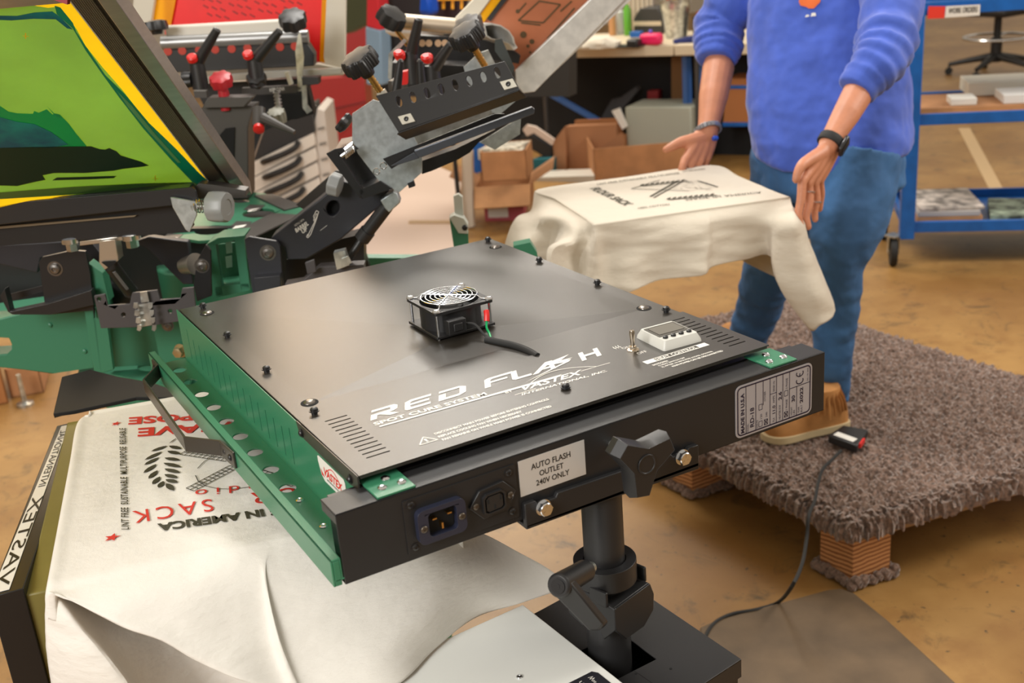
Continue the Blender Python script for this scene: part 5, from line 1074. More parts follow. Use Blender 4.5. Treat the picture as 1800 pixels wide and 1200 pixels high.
# anti-fatigue mat
m0 = [onz(*p, .0) for p in ((1230, 1108), (1262, 1094), (1380, 1062), (1450, 1043), (1480, 1040), (1502, 1048), (1560, 1095), (1620, 1150), (1700, 1225))]; m0 += [m0[-1]+V((-.3, -.25, 0)), m0[0]+V((-.25, -.35, 0))]
bm = N(); prism(bm, m0, (0, 0, .010)); ob('floor_mat', bm, mat('worn brown rubber mat', (.125, .082, .045), .65, var=.22, vscale=9, bump=.2, bscale=200), None, 'worn brown rubber mat lying on the floor in front of the platform', 'mat', bev=.005)
# ---- blue cart
def zon(P, v):   # height on the vertical through P seen at photo row v
    lo, hi = -2, 4
    for _ in range(40):
        m_ = (lo+hi)/2; q = V((P.x, P.y, m_))-CAM; r = 600-FOC*q.dot(cU)/q.dot(cF)
        if r > v: lo = m_
        else: hi = m_
    return lo
c0 = V((3.42, 2.36, 0)); 
def alongz(u, v, z): return onz(u, v, z)
b0 = onz(1593, 414, .13); b1 = onz(1800, 410, .13); dA = (b1-b0); dA.z = 0; dA.normalize(); dB = V((-dA.y, dA.x, 0)); 
CT = thing('utility_cart', 'blue steel three-shelf utility cart on black casters at the right edge', 'cart', (b0.x, b0.y, 0))
LA, LB2 = 1.0, .55; pw = .058
zt_ = zon(b0, 12); zm = zon(b0, 211); zb_ = zon(b0, 399)
for a_, b_ in ((0, 0), (LA, 0), (0, LB2), (LA, LB2)):
    p = b0+dA*a_+dB*b_; bm = N(); beam(bm, V((p.x, p.y, .12)), V((p.x, p.y, zt_)), pw if b_ == 0 else pw*.8, pw, up=dB); ob('post', bm, BLUE, CT, bev=.003)
for z_ in (zb_, zm, zt_-.01):
    bm = N()
    for q0, q1 in (((0, 0), (LA, 0)), ((LA, 0), (LA, LB2)), ((LA, LB2), (0, LB2)), ((0, LB2), (0, 0))):
        p, q = b0+dA*q0[0]+dB*q0[1], b0+dA*q1[0]+dB*q1[1]; p.z = q.z = z_; beam(bm, p, q, .02, .045 if z_ != zt_-.01 else .05)
    p, q = b0+dB*LB2/2, b0+dA*LA+dB*LB2/2; p.z = q.z = z_-.015; beam(bm, p, q, LB2, .006); ob('shelf', bm, BLUE, CT, bev=.002)
bm = N(); p, q = b0+dB*LB2*.5+dA*.02, b0+dA*LA+dB*LB2*.5; p.z = q.z = zm+.0; beam(bm, p, q, LB2-.02, .025); ob('shelf_liner', bm, mat('cream board', (.66, .6, .45), .7), CT)
for a_, b_ in ((-.05, .0), (-.05, .42), (LA, 0), (LA, LB2)):
    p = b0+dA*a_+dB*b_; bm = N(); w_c = V((p.x, p.y, .062))-dA*.0
    lathe(bm, w_c-dA*.016, dA, [(.03, 0), (.058, .002), (.062, .006), (.062, .026), (.058, .030), (.03, .032)], 28); CA = ob('caster_wheel', bm, BLKR, CT)
    bm = N(); prism(bm, [w_c+dA*.02+Z_*.068-dB*.03, w_c+dA*.02+Z_*.068+dB*.03, w_c+dA*.02-Z_*.01+dB*.01, w_c+dA*.02-Z_*.01-dB*.01], dA*.003); prism(bm, [w_c-dA*.023+Z_*.068-dB*.03, w_c-dA*.023+Z_*.068+dB*.03, w_c-dA*.023-Z_*.01+dB*.01, w_c-dA*.023-Z_*.01-dB*.01], dA*.003); box(bm, w_c+Z_*.07, (.06, .06, .006)); cyl(bm, w_c-dA*.024, w_c+dA*.024, .008); ob('caster_fork', bm, ZINC, CA)
def rq(u, v, z_, o=0): p = b0+dA*0; return onp(u, v, V((b0.x, b0.y, z_))-dB*(.024+o), dB)
bm = N(); prism(bm, [rq(1632, 11, 1), rq(1662, 11, 1), rq(1660, 32, 1), rq(1630, 33, 1)], -dB*.001); ob('red_tag', bm, mat('red tag', (.75, .04, .02), .5), CT)
bm = N(); prism(bm, [rq(1663, 11, 1), rq(1723, 8, 1), rq(1722, 27, 1), rq(1661, 31, 1)], -dB*.001); WTG = ob('white_tag', bm, WHT, CT)
bm = N(); text(bm, 'WORK ORDERS', rq(1667, 24, 1, .002), rq(1718, 21, 1, .002), rq(1668, 14, 1, .002), bold=.02); ob('tag_lettering', bm, INKK, WTG, smooth=False)
# things on the cart shelves
def stack(name, lab, cat, a0, a1, b_0, b_1, z_, th, m, grp=None, ang=0):
    bm = N(); p = [b0+dA*a0+dB*b_0, b0+dA*a1+dB*b_0, b0+dA*a1+dB*b_1, b0+dA*a0+dB*b_1]
    if ang: c_ = (p[0]+p[2])/2; R3 = Matrix.Rotation(R_(ang), 3, 'Z'); p = [c_+R3@(q-c_) for q in p]
    for q in p: q.z = z_
    prism(bm, p, (0, 0, th)); return ob(name, bm, m, None, lab, cat, grp, bev=.002)
PAP = mat('printed paper', (.45, .40, .36), .6, var=.7, vscale=18); PAW = mat('white paper', (.75, .73, .7), .6)
z1 = zm+.0135
stack('cardboard_sheet', 'brown cardboard sheet lying flat on the middle cart shelf', 'cardboard', .04, .98, .05, .40, z1, .022, CARD)
stack('paper_roll_box', 'long white flat box on the middle cart shelf behind the others', 'box', .26, .98, .30, .52, z1+.0235, .055, mat('dull white box', (.68, .64, .55), .6))
stack('paper_stack', 'stack of white paper on the middle cart shelf, in front', 'paper', .36, .98, .07, .26, z1+.0235, .035, PAW)
stack('crumpled_tissue', 'small white tissue on the brown cardboard sheet', 'tissue', .16, .26, .08, .2, z1+.0235, .028, WHT)
z2_ = zb_-.010
stack('cardboard_sheet', 'brown cardboard base under the magazines on the lowest cart shelf', 'cardboard', .05, .31, .06, .40, z2_, .035, CARDL)
stack('magazine', 'lower grey magazine of the pile on the lowest cart shelf', 'magazine', .05, .30, .06, .40, z2_+.0365, .022, mat('grey paper', (.5, .47, .45), .6), 'magazines on the lowest cart shelf')
stack('magazine', 'colourful magazine topmost on the pile on the lowest cart shelf', 'magazine', .05, .31, .07, .41, z2_+.060, .012, PAP, 'magazines on the lowest cart shelf', 3)
stack('magazine', 'magazine lying alone to the right of the pile on the lowest cart shelf', 'magazine', .36, .62, .05, .35, z2_, .035, mat('green printed paper', (.22, .27, .2), .6, var=.8, vscale=20), 'magazines on the lowest cart shelf', -8)
stack('tool_tray', 'black flat tray on the top shelf of the blue cart', 'tray', .1, .9, .1, .45, zt_+.016, .03, BLKP)
# ---- office chair beyond the cart
cb = onz(1748, 130, 0)
CH = thing('office_chair', 'black office swivel chair with five-star base behind the blue cart', 'chair', (cb.x, cb.y, 0))
ct = zon(cb, 95); bm = N(); cyl(bm, (cb.x, cb.y, .10), (cb.x, cb.y, .30), .045, n=20); cyl(bm, (cb.x, cb.y, .30), (cb.x, cb.y, .48), .03, n=20); ob('column', bm, BLKP, CH)
for i in range(5):
    a = R_(72*i+195); d = V((math.cos(a), math.sin(a), 0)); bm = N(); c_ = V((cb.x, cb.y, 0)); tube(bm, [c_+Z_*.15, c_+d*.18+Z_*.12, c_+d*.36+Z_*.085], [.035, .026, .018], 10); lg = ob('base_leg', bm, BLKP, CH)
    bm = N(); w_ = c_+d*.36+Z_*.030; q = Z_.cross(d); cyl(bm, w_-q*.022, w_+q*.022, .030, n=18); cyl(bm, w_, w_+Z_*.06, .008); ob('caster', bm, BLKR, lg)
bm = N(); tube(bm, [V((cb.x, cb.y, .30))+V((math.cos(t*.3), math.sin(t*.3), 0))*.26 for t in range(21)], .011, 8, closed=True)
for i in range(3): a = R_(120*i+20); beam(bm, V((cb.x, cb.y, .30)), V((cb.x+math.cos(a)*.26, cb.y+math.sin(a)*.26, .30)), .02, .012)
ob('foot_ring', bm, CHR, CH)
bm = N(); box(bm, (cb.x, cb.y, .52), (.50, .50, .075)); ob('seat', bm, mat('black vinyl', (.02, .02, .022), .5), CH, bev=.03)
bm = N(); box(bm, (cb.x+.1, cb.y+.27, .86), (.44, .06, .46)); ob('backrest', bm, MATS['black vinyl'], CH, bev=.03); bm = N(); tube(bm, [(cb.x, cb.y+.1, .47), (cb.x+.05, cb.y+.33, .5), (cb.x+.1, cb.y+.31, .8)], .018, 8); ob('back_bar', bm, BLKP, CH)
# painted line on the floor
bm = N(); prism(bm, [onz(1684, 225, .001), onz(1705, 225, .001), onz(1765, 335, .001), onz(1740, 335, .001)], (0, 0, .001)); ob('trim_1', bm, mat('worn floor tape', (.55, .38, .2), .5), kind='structure')
# ================================================================ BACKGROUND
def solo(name, bm, m, label, cat, group=None, **k): return ob(name, bm, m, None, label, cat, group, **k)
def bslab(pts, k, t, yaw=0): return slab(N(), pts, k, t, yaw)
# folding table
ta, tb = onz(925, 85, .74), onz(1420, 73, .74); td = (tb-ta).normalized(); te = Z_.cross(td)
if te.dot(nH) < 0: te = -te
FT_ = thing('folding_table', 'cream topped folding table covered with tools behind the boxes', 'table', (ta.x, ta.y, 0))
bm = N(); pts = [ta, ta+td*.9, ta+td*.9+te*.75, ta+te*.75]; Lm = (onz(1183, 79, .74)-ta).length
prism(bm, [ta-Z_*.065, ta+td*(Lm-.003)-Z_*.065, ta+td*(Lm-.003)+te*.75-Z_*.065, ta+te*.75-Z_*.065], (0, 0, .065)); CRM = mat('cream table top', (.66, .56, .40), .45); ob('table_top', bm, CRM, FT_, bev=.006)
bm = N(); prism(bm, [ta+td*(Lm+.003)-Z_*.065, tb-Z_*.065, tb+te*.75-Z_*.065, ta+td*(Lm+.003)+te*.75-Z_*.065], (0, 0, .065)); ob('table_top', bm, CRM, FT_, bev=.006)
TL = (tb-ta).length
for a in (.08, Lm+.12, TL-.1):
    for b in (.06, .68):
        bm = N(); p = ta+td*a+te*b; cyl(bm, (p.x, p.y, 0), (p.x, p.y, .70), .014, n=12); ob('leg', bm, mat('grey tube', (.09, .085, .08), .4, .5), FT_)
def ont(u, v, z=.7405): return onz(u, v, z)
def upk(u, v): p = ont(u, v); return p
def can(name, u, v0, v1, wpx, m, label, cat, prof=None, n=20, grp=None):
    p = ont(u, v0); k = (p-CAM).dot(cF); r = wpx/2*k/FOC; h = zon(p, v1)-.7405
    bm = N(); lathe(bm, p, Z_, [(a*r, b*h) for a, b in (prof or [(.95, 0), (1, .02), (1, .85), (.6, .93), (.6, 1)])], n); return solo(name, bm, m, label, cat, grp)
def tbox(name, u0, u1, v0, v1, dpt, m, label, cat, z=.7405, bev=.003, **k):
    p, q = onz(u0, v0, z), onz(u1, v0, z); h = zon(p, v1)-z; bm = N(); o = te*dpt; prism(bm, [p, q, q+o, p+o], (0, 0, h)); return solo(name, bm, m, label, cat, bev=bev, **k)
# cloth bundle
bm = N(); bmesh.ops.create_uvsphere(bm, u_segments=24, v_segments=12, radius=1)
pc = ont(1040, 86); 
for v in bm.verts:
    c = v.co.copy(); c *= 1+.25*mn.noise(c*2.2); v.co = pc+td*c.x*.15+te*(c.y*.10+.06)+Z_*(max(0, c.z+.3)*.055)
solo('cloth_bundle', bm, mat('cream rag', (.72, .66, .55), .9), 'cream cloth bundle lying on the table left of the pink box', 'cloth')
tbox('black_mat', 1005, 1122, 84, 82, .12, BLKP, 'thin black tray under the rag at the front of the folding table', 'tray', bev=.001)
tbox('pink_box', 1123, 1160, 80, 60, .08, mat('pink plastic', (.85, .02, .13), .4), 'bright pink box with rounded top at the front of the table', 'box', bev=.02)
bm = N(); p = onz(1140, 80, .7405)+te*.04; _q = onz(1123, 80, .7405); hpb = zon(_q, 60)-.7405; bmesh.ops.create_uvsphere(bm, u_segments=14, v_segments=10, radius=.012, matrix=Matrix.Translation(p+Z_*(hpb+.010))); solo('ball', bm, mat('violet plastic', (.15, .1, .6), .4), 'small violet ball on top of the pink box', 'ball')
tbox('tape_dispenser', 1100, 1120, 84, 70, .09, BLKP, 'black tape dispenser left of the pink box', 'tape dispenser', bev=.012)
tbox('blue_box', 1107, 1126, 66, 56, .06, BLUE, 'small blue box behind the pink box', 'box')
can('spray_can', 1077, 62, 18, 12, mat('tan can', (.62, .32, .14), .5), 'orange-tan can at the left of the can group on the table', 'can', None)
can('spray_can', 1091, 60, 14, 15, mat('silver can', (.6, .62, .6), .35), 'white and silver spray can between the tan can and green bottle', 'can')
can('bottle', 1104, 62, 8, 13, mat('green bottle', (.12, .42, .03), .35), 'green bottle beside the silver spray can', 'bottle')
bm = N(); p, q = ont(1114, 60), ont(1163, 60); h = zon(p, 15)-.74
pr_ = [p, q, q+Z_*h*.8, q.lerp(p, .12)+Z_*h, p.lerp(q, .25)+Z_*h, p+Z_*h*.6]; prism(bm, pr_, te*.22); LP = thing('label_printer', 'black hump-backed label printer with cream band behind the pink box', 'printer', p[:])
ob('printer_body', bm, mat('charcoal plastic', (.045, .043, .04), .5), LP, bev=.008); bm = N(); prism(bm, [p+Z_*h*.33-te*.004, q+Z_*h*.33-te*.004, q+Z_*h*.5-te*.004, p+Z_*h*.5-te*.004], te*.002); ob('printer_band', bm, CRM, LP)
p = ont(1189, 66); k = (p-CAM).dot(cF); r = 24*k/FOC; h = zon(p, -2)-.74; BK = thing('bucket', 'galvanised metal bucket full of tools on the table', 'bucket', p[:])
bm = N(); lathe(bm, p, Z_, [(r*.78, 0), (r*.78, .004), (r*1.02, h*.7), (r*1.06, h*.72), (r*1.12, h), (r*1.16, h*1.01), (r*1.08, h), (r*.74, .01)], 32); ob('pail', bm, ZINC, BK)
for i, (dx, dy, c_, lab) in enumerate(((-.05, .0, REDP, 'red handled tool standing in the bucket'), (.02, .02, BLKP, 'black handled tool standing in the bucket'), (-.02, .04, mat('yellow plastic', (.75, .5, .02), .4), 'yellow handled tool standing in the bucket'))):
    bm = N(); b_ = p+td*dx*.6+te*dy+Z_*.03; tube(bm, [b_, b_+Z_*h*.9+td*dx*.4, b_+Z_*(h+.09)+td*dx*.9], [.008, .012, .014], 10); solo('hand_tool', bm, c_, lab, 'tool')
bm = N(); p = ont(1184, 76); tube(bm, [p, p+td*.10+te*.03+Z_*.01, p+td*.22+te*.06+Z_*.02], [.022, .03, .02], 10); tube(bm, [p+td*.10, p+td*.06+te*.09+Z_*.01], [.02, .015], 8); solo('work_glove', bm, mat('navy fabric', (.012, .02, .12), .8), 'navy work glove lying at the front of the table below the bucket', 'glove')
tbox('black_bin', 1218, 1246, 66, 30, .15, BLKP, 'black bin right of the bucket on the table', 'bin')
can('tape_roll', 1229, 64, 20, 12, mat('red yellow', (.6, .1, .02), .5), 'red tube standing before the black bin', 'tube')
for i in range(6): can('paper_roll', 1108+i*8, 56-i*.3, -22, 7.4, mat('ivory paper', (.70, .60, .46), .7), 'ivory paper roll standing in the row behind the label printer', 'paper roll', [(1, 0), (1, 1)], 14, 'paper rolls behind the label printer')
tbox('storage_box', 1166, 1172, 56, -30, .3, mat('purple box', (.06, .03, .2), .5), 'purple box standing behind the bucket', 'box')
p = ont(1215, 45); bm = N(); prism(bm, [p+te*.45, p+te*.45+td*.5, p+te*.45+td*.5+Z_*.35, p+te*.45+Z_*.35], te*.25); solo('white_carton', bm, WHT, 'white carton at the back of the table right of the bucket', 'box')
# below / behind the table
bq = ta+te*.40-td*.75
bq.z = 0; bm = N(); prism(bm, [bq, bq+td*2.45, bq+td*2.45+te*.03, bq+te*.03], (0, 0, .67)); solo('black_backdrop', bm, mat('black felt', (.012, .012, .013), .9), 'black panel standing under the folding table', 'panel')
bm = N(); beam(bm, onp(938, 148, ta+te*.2, te), onp(1062, 218, ta+te*.2, te), .035, .03); BB = solo('blue_bar', bm, mat('light blue paint', (.06, .16, .45), .4), 'light blue metal bar leaning diagonally under the table', 'bar')
for u in (1209, 1232): bm = N(); p = onz(u, 232, 0); P0_ = onp(u, 200, ta+te*.12, te); bx(bm, (P0_.x-.02, P0_.y-.02, 0), (P0_.x+.02, P0_.y+.02, .69)); solo('blue_post', bm, MATS['light blue paint'], 'light blue square post under the table, %s' % ('left of the two' if u == 1209 else 'beside the raised forearm'), 'post')
def uslab(name, pts, off, t, m, label, cat, **k): bm = N(); prism(bm, [onp(u, v, ta+te*off, te) for u, v in pts], te*t); return solo(name, bm, m, label, cat, **k)
uslab('folded_chair', [(1052, 215), (1075, 175), (1090, 172), (1118, 152), (1122, 158), (1095, 190), (1080, 225), (1060, 260), (1050, 250)], .24, .06, mat('charcoal fabric', (.05, .05, .055), .8), 'charcoal folded chair lying under the table', 'chair')
uslab('red_can', [(1138, 160), (1157, 159), (1157, 186), (1138, 187)], .3, .06, mat('dark red', (.25, .01, .015), .5), 'dark red canister under the table', 'canister')
uslab('cardboard_sheet', [(1180, 100), (1205, 100), (1205, 190), (1180, 190)], .32, .05, mat('dark card', (.22, .11, .04), .8), 'brown cardboard panel beside the blue post under the table', 'cardboard')
uslab('grey_tote', [(1098, 188), (1215, 188), (1217, 262), (1102, 266)], -.02, .30, mat('grey green plastic', (.40, .42, .35), .6), 'grey-green storage tote under the right end of the table', 'tote', bev=.01)
uslab('white_strip', [(1075, 195), (1088, 190), (1102, 222), (1094, 228)], -.1, .02, WHT, 'short white board leaning at the grey tote', 'board')
# white panel boxes in front of the table
def obox(name, u0, v0, u1, v1, h_v, dpt, m, label, flaps=True, z0=0, inner=None, grp=None):
    p, q = onz(u0, v0, z0), onz(u1, v1, z0); d = (q-p).normalized(); e = Z_.cross(d); e = e if e.dot(nH) > 0 else -e; h = zon(p, h_v)-z0
    root = thing(name, label, 'box', ((p+q)/2+e*dpt/2)[:], grp); bm = N(); w_ = .006; P = [p, q, q+e*dpt, p+e*dpt]; ce = sum(P, V())/4
    prism(bm, P, (0, 0, w_))
    for a, b in zip(P, P[1:]+P[:1]): n_ = (ce-(a+b)/2).normalized()*w_; prism(bm, [a, b, b+n_, a+n_], (0, 0, h))
    ob('carton_body', bm, m, root)
    if flaps:
        for i, (a, b) in enumerate(zip(P, P[1:]+P[:1])):
            a, b = a+Z_*h, b+Z_*h; o = ((a+b)/2-ce); o.z = 0; o = o.normalized(); dz = (-.8, .6, .9, .5)[i]; f = (o+Z_*dz).normalized()*min(dpt*.5, .14); n_ = V((0, 0, .004)); bm = N(); prism(bm, [a, b, b+f, a+f], o*.004+n_); ob('flap', bm, CARDL if i == 0 else m, root)
    return root, P, h
r_, P_, h_ = obox('cardboard_box', 838, 368, 935, 362, 330, .32, CARD, 'open cardboard box with light front flap, left of the towel', z0=.10)
bm = N(); P0_, P1_ = onz(853, 389, 0), onz(922, 387, 0); prism(bm, [P0_, P1_, P1_+(P_[2]-P_[1]), P0_+(P_[2]-P_[1])], (0, 0, .095)); LBX = solo('red_label_box', bm, mat('dark pink card', (.45, .08, .1), .6), 'pink-red box with white label under the open cardboard box', 'box')
bm = N(); d = (P1_-P0_).normalized(); n_ = Z_.cross(d); n_ = -n_ if n_.dot(nH) > 0 else n_; prism(bm, [P0_+d*.02+Z_*.02+n_*.001, P0_+d*.13+Z_*.02+n_*.001, P0_+d*.13+Z_*.08+n_*.001, P0_+d*.02+Z_*.08+n_*.001], n_*.001); ob('label_plate', bm, WHT, LBX)
bm = N(); prism(bm, [P0_-td*.06+te*.0, P1_+te*.0, P1_+te*.4, P0_+te*.4], (0, 0, -.0)) if False else None
uslab2 = lambda name, pts, P, t, m, label, cat, **k: solo(name, prism(N(), [onp(u, v, P, te) for u, v in pts], te*t), m, label, cat, **k)
Pb = P_[0]+te*.20
r2, P2_, h2 = obox('cardboard_box', 848, 320, 928, 316, 268, .26, CARD, 'smaller cardboard box stacked behind the light-flapped box', z0=.31, flaps=False)
bm = N(); c_ = sum(P2_, V())/4; prism(bm, [c_.lerp(p, .8)+Z_*(h2-.03) for p in P2_], (0, 0, .02)); 
for i in range(7): a_, b_ = P2_[0].lerp(P2_[1], .1+i*.12), P2_[3].lerp(P2_[2], .1+i*.12); bx_c = (a_+b_)/2+Z_*(h2-.02); box(bm, bx_c, (.02, .18, .05), Matrix.Rotation(math.atan2(td.y, td.x), 3, 'Z'))
solo('paper_bundle', bm, mat('mixed papers', (.6, .55, .45), .7, var=.3, vscale=30), 'bundle of papers standing in the smaller cardboard box', 'papers')
fb = onz(1040, 318, 0)
uslab2('cardboard_box', [(994, 222), (1082, 218), (1082, 316), (996, 316)], fb+te*.30, .06, mat('brown card', (.40, .185, .085), .8), 'tall brown cardboard sheet box left of the grey tote, standing upright', 'box', bev=.002)
uslab2('cardboard_sheet', [(972, 250), (993, 222), (996, 310), (975, 312)], fb+te*.22, .02, mat('mid card', (.36, .17, .08), .8), 'narrow cardboard flap left of the upright brown box', 'cardboard')
uslab2('cardboard_sheet', [(1010, 212), (1092, 209), (1092, 240), (1010, 240)], fb+te*.42, .04, mat('orange card', (.42, .17, .06), .8), 'orange-brown cardboard edge behind the upright brown box', 'cardboard')
obox('cardboard_box', 1046, 322, 1232, 306, 262, .40, CARD, 'wide open cardboard box beyond the printed towel', flaps=False)
uslab2('cardboard_flap', [(1052, 262), (1094, 232), (1096, 262)], fb+te*.10, .006, mat('mid card', (.3, .1, .1)), 'triangular cardboard flap rising from the wide box', 'cardboard')
uslab2('teal_box', [(936, 280), (972, 278), (972, 312), (934, 314)], fb+te*.17, .10, mat('teal card', (.01, .13, .16), .6), 'small teal box between the cardboard boxes', 'box', bev=.002)
uslab2('white_crate', [(934, 312), (1048, 308), (1048, 350), (934, 352)], fb-te*.05, .2, mat('off white plastic', (.6, .58, .52), .6), 'off-white crate just beyond the towel corner', 'crate', bev=.005)
uslab2('bent_tube', [(918, 228), (926, 219), (940, 222), (974, 245), (970, 256), (938, 234), (926, 240)], fb+te*.15, .02, mat('cream metal', (.62, .5, .42), .4), 'bent cream metal tube beside the boxes', 'tube', bev=.004)
uslab2('black_case', [(915, 240), (930, 236), (970, 260), (970, 285), (935, 262), (915, 260)], fb+te*.22, .08, BLKP, 'black case behind the bent cream tube', 'case')
CTN = uslab2('carton', [(1278, 138), (1322, 138), (1330, 222), (1270, 222)], fb+te*.6+td*.9, .3, mat('carton brown', (.42, .16, .05), .8), 'dark orange cartons behind the raised forearm', 'carton', bev=.004)
ob('blue_band', prism(N(), [onp(u, v, fb+te*.595+td*.9, te) for u, v in [(1276, 150), (1322, 150), (1322, 156), (1276, 156)]], te*.004), BLUE, CTN)
ob('blue_band', prism(N(), [onp(u, v, fb+te*.595+td*.9, te) for u, v in [(1270, 215), (1322, 215), (1322, 222), (1270, 222)]], te*.004), BLUE, CTN)
# boards left of the boxes
bm = N(); prism(bm, [onz(800, 470, .005), onz(640, 480, .005), onz(600, 330, .005), onz(640, 285, .005), onz(770, 300, .005), onz(812, 318, .005)], (0, 0, .03)); solo('pale_board', bm, mat('pale pinkish board', (.66, .52, .44), .35), 'large pale board lying on the floor behind the press', 'board')
bm = N(); p, q = onz(720, 392, .036), onz(800, 392, .036); beam(bm, p, q, .03, .025); solo('wood_strip', bm, mat('pale timber', (.5, .36, .22), .7), 'thin timber strip lying across the pale board', 'strip')
fb2 = onz(826, 402, 0)
uslab2('cream_panel', [(812, 268), (829, 264), (832, 398), (812, 404)], fb2, .02, mat('cream panel', (.66, .58, .48), .6), 'narrow cream panel standing beside the cardboard boxes', 'panel')
uslab2('blue_board', [(827, 252), (848, 250), (850, 300), (830, 308)], fb2+te*.3, .03, BLUE, 'blue board behind the cream panel', 'board')
bm = N(); p = onz(812, 410, 0); cyl(bm, p, V((p.x, p.y, zon(p, 240))), .012, n=12); solo('black_pole', bm, BLKP, 'thin black pole standing beside the cream panel', 'pole')
# red tool cabinet and white drawer unit
RC = mat('tool cabinet red', (.36, .018, .018), .35); rb = onz(590, 262, 0); kC = (onz(552, 268, 0)-CAM).dot(nH)
RT = thing('tool_cabinet', 'dark red steel tool cabinet behind the press', 'cabinet', rb[:])
def ps(pts, P, t, n=None): n = V(n or nH); return prism(N(), [onp(u, v, P, n) for u, v in pts], n*t)
def to_floor(pts, k, t, root, m):
    L = [pt(u, v, k) for u, v in pts]; bm = N(); prism(bm, [L[0], L[1], V((L[1].x, L[1].y, 0)), V((L[0].x, L[0].y, 0))], nH*t); ob('cabinet_base', bm, m, root)
to_floor([(549, 261), (645, 199)], kC+0.005, .49, RT, RC)
ob('cabinet_side', bslab([(540, 140), (640, 132), (645, 200), (560, 268), (548, 262)], kC, .5), RC, RT, bev=.004); ob('cabinet_top', bslab([(612, 34), (644, 22), (644, 132), (600, 132)], kC, .45), RC, RT, bev=.004)
ob('worktop_edge', bslab([(607, 34), (644, 20), (644, 26), (607, 42)], kC-0.010, .3), mat('pink white edge', (.7, .5, .48), .5), RT)
ob('drawer_line', bslab([(560, 196), (644, 178), (644, 180), (560, 199)], kC-0.015, .01), mat('deep red', (.15, .01, .01), .5), RT)
DW = thing('drawer_unit', 'white drawer unit with four drawers and black pull handles, behind the press', 'drawer unit', onz(520, 360, 0)[:])
kd = (onz(500, 432, 0)-CAM).dot(nH)
to_floor([(434, 385), (584, 328)], kd+.045, .39, DW, mat('off white enamel', (.62, .56, .5), .4))
ob('unit_body', bslab([(425, 305), (450, 283), (550, 232), (558, 190), (570, 195), (586, 330), (570, 352), (432, 390)], kd+.04, .4), mat('off white enamel', (.62, .56, .5), .4), DW, bev=.003)
ob('unit_top', bslab([(432, 255), (470, 222), (548, 188), (554, 232), (440, 286)], kd, .3), BLKP, DW)
for i in range(4):
    o = i*27; dr = ob('drawer', bslab([(441+i*2, 287+o), (551+i*3, 233+o*.98), (555+i*3, 254+o*.98), (445+i*2, 311+o)], kd, .03), mat('drawer white', (.68, .62, .55), .4), DW, bev=.004)
    ob('drawer_gap', bslab([(445+i*2, 311.5+o), (555+i*3, 254.5+o*.98), (555+i*3, 257+o*.98), (445+i*2, 314+o)], kd+.005, .01), mat('grey shadow gap', (.2, .18, .16), .6), DW)
    bm = N(); pts = [pt(462+i*3, 285+o, kd-.02), pt(472+i*3, 281+o, kd-.07), pt(500+i*3, 270+o*.99, kd-.07), pt(518+i*3, 260+o*.99, kd-.07), pt(524+i*3, 252+o*.99, kd-.01)]; tube(bm, spl(pts, 3), .0027*kd, 8); ob('pull_handle', bm, BLKP, dr)
for i in range(4): ob('side_slot', bslab([(558+i*3, 225+i*27), (570+i*3, 222+i*27), (571+i*3, 226+i*27), (559+i*3, 230+i*27)], kd-.01, .006), mat('grey shadow gap', (.2, .18, .16)), DW)
# ---- rear head with the red screen
RS = thing('printing_screen', 'printing screen with a bright red stencil held by the rear press head', 'printing screen', pt(430, 60, 3.0)[:])
ks = 3.0; REDM = mat('red emulsion', (.85, .008, .008), .4, var=.06, vscale=10)
ob('mesh', bslab([(288, -60), (575, -60), (570, 108), (560, 112), (290, 60)], ks+.03, .002), REDM, RS)
ob('frame_rail', bslab([(577, -60), (608, -60), (606, 128), (572, 118), (569, 100)], ks, .03), mat('cream frame', (.66, .62, .52), .5), RS, bev=.002)
ob('mesh_border', bslab([(568, -60), (577, -60), (571, 112), (562, 108)], ks+.02, .003), mat('yellow mesh', (.9, .5, .01)), RS)
ob('frame_rail', bslab([(240, -60), (280, -60), (262, 60), (230, 50)], ks, .03), MATS['cream frame'], RS, bev=.002)
ob('mesh_border', bslab([(280, -60), (320, -60), (300, 45), (262, 50)], ks+.02, .003), MATS['yellow mesh'], RS)
ob('frame_rail', bslab([(380, 122), (560, 112), (604, 121), (604, 132), (545, 136), (380, 142)], ks-.02, .05), MATS['cream frame'], RS, bev=.002)
for k_ in range(3):
    bm = N()
    for i in range(12): u, v = 350+i*15+k_*7, -5+k_*14-i*1.2+(i % 3)*4; line(bm, pt(u, v, ks+.028), pt(u+9, v+5, ks+.028), .004, nH)
    ob('stencil_mark', bm, mat('dark red ink', (.35, .01, .01), .5), RS, smooth=False)
kk = 2.85
def rp_(name, pts, k, t, m, parent=PR, **kw): return ob(name, bslab(pts, k, t), m, parent, **kw)
rp_('clamp_bar', [(288, 46), (500, 34), (500, 58), (292, 66)], kk, .03, mat('pale bar', (.68, .65, .58), .4), bev=.006)
bm = N(); cyl(bm, pt(285, 76, kk), pt(542, 64, kk), .017, n=20); pp('round_bar', bm, mat('grey tube metal', (.3, .3, .3), .35, .6))
rp_('clamp_channel', [(290, 88), (540, 76), (552, 95), (552, 116), (300, 128)], kk-.01, .05, BLKM, bev=.002)
for u in (295, 320, 350, 378, 407, 435, 492, 518): bm = N(); p = pt(u, 90-(u-300)*.04, kk-.012); cyl(bm, p, p+nH*.002, .010, n=16); pp('channel_hole', bm, mat('red glow through hole', (.45, .03, .01), .5))
rp_('slide_rail', [(330, 137), (470, 126), (600, 120), (600, 128), (470, 138), (330, 148)], kk-.05, .02, mat('satin rail', (.45, .44, .40), .3, .6))
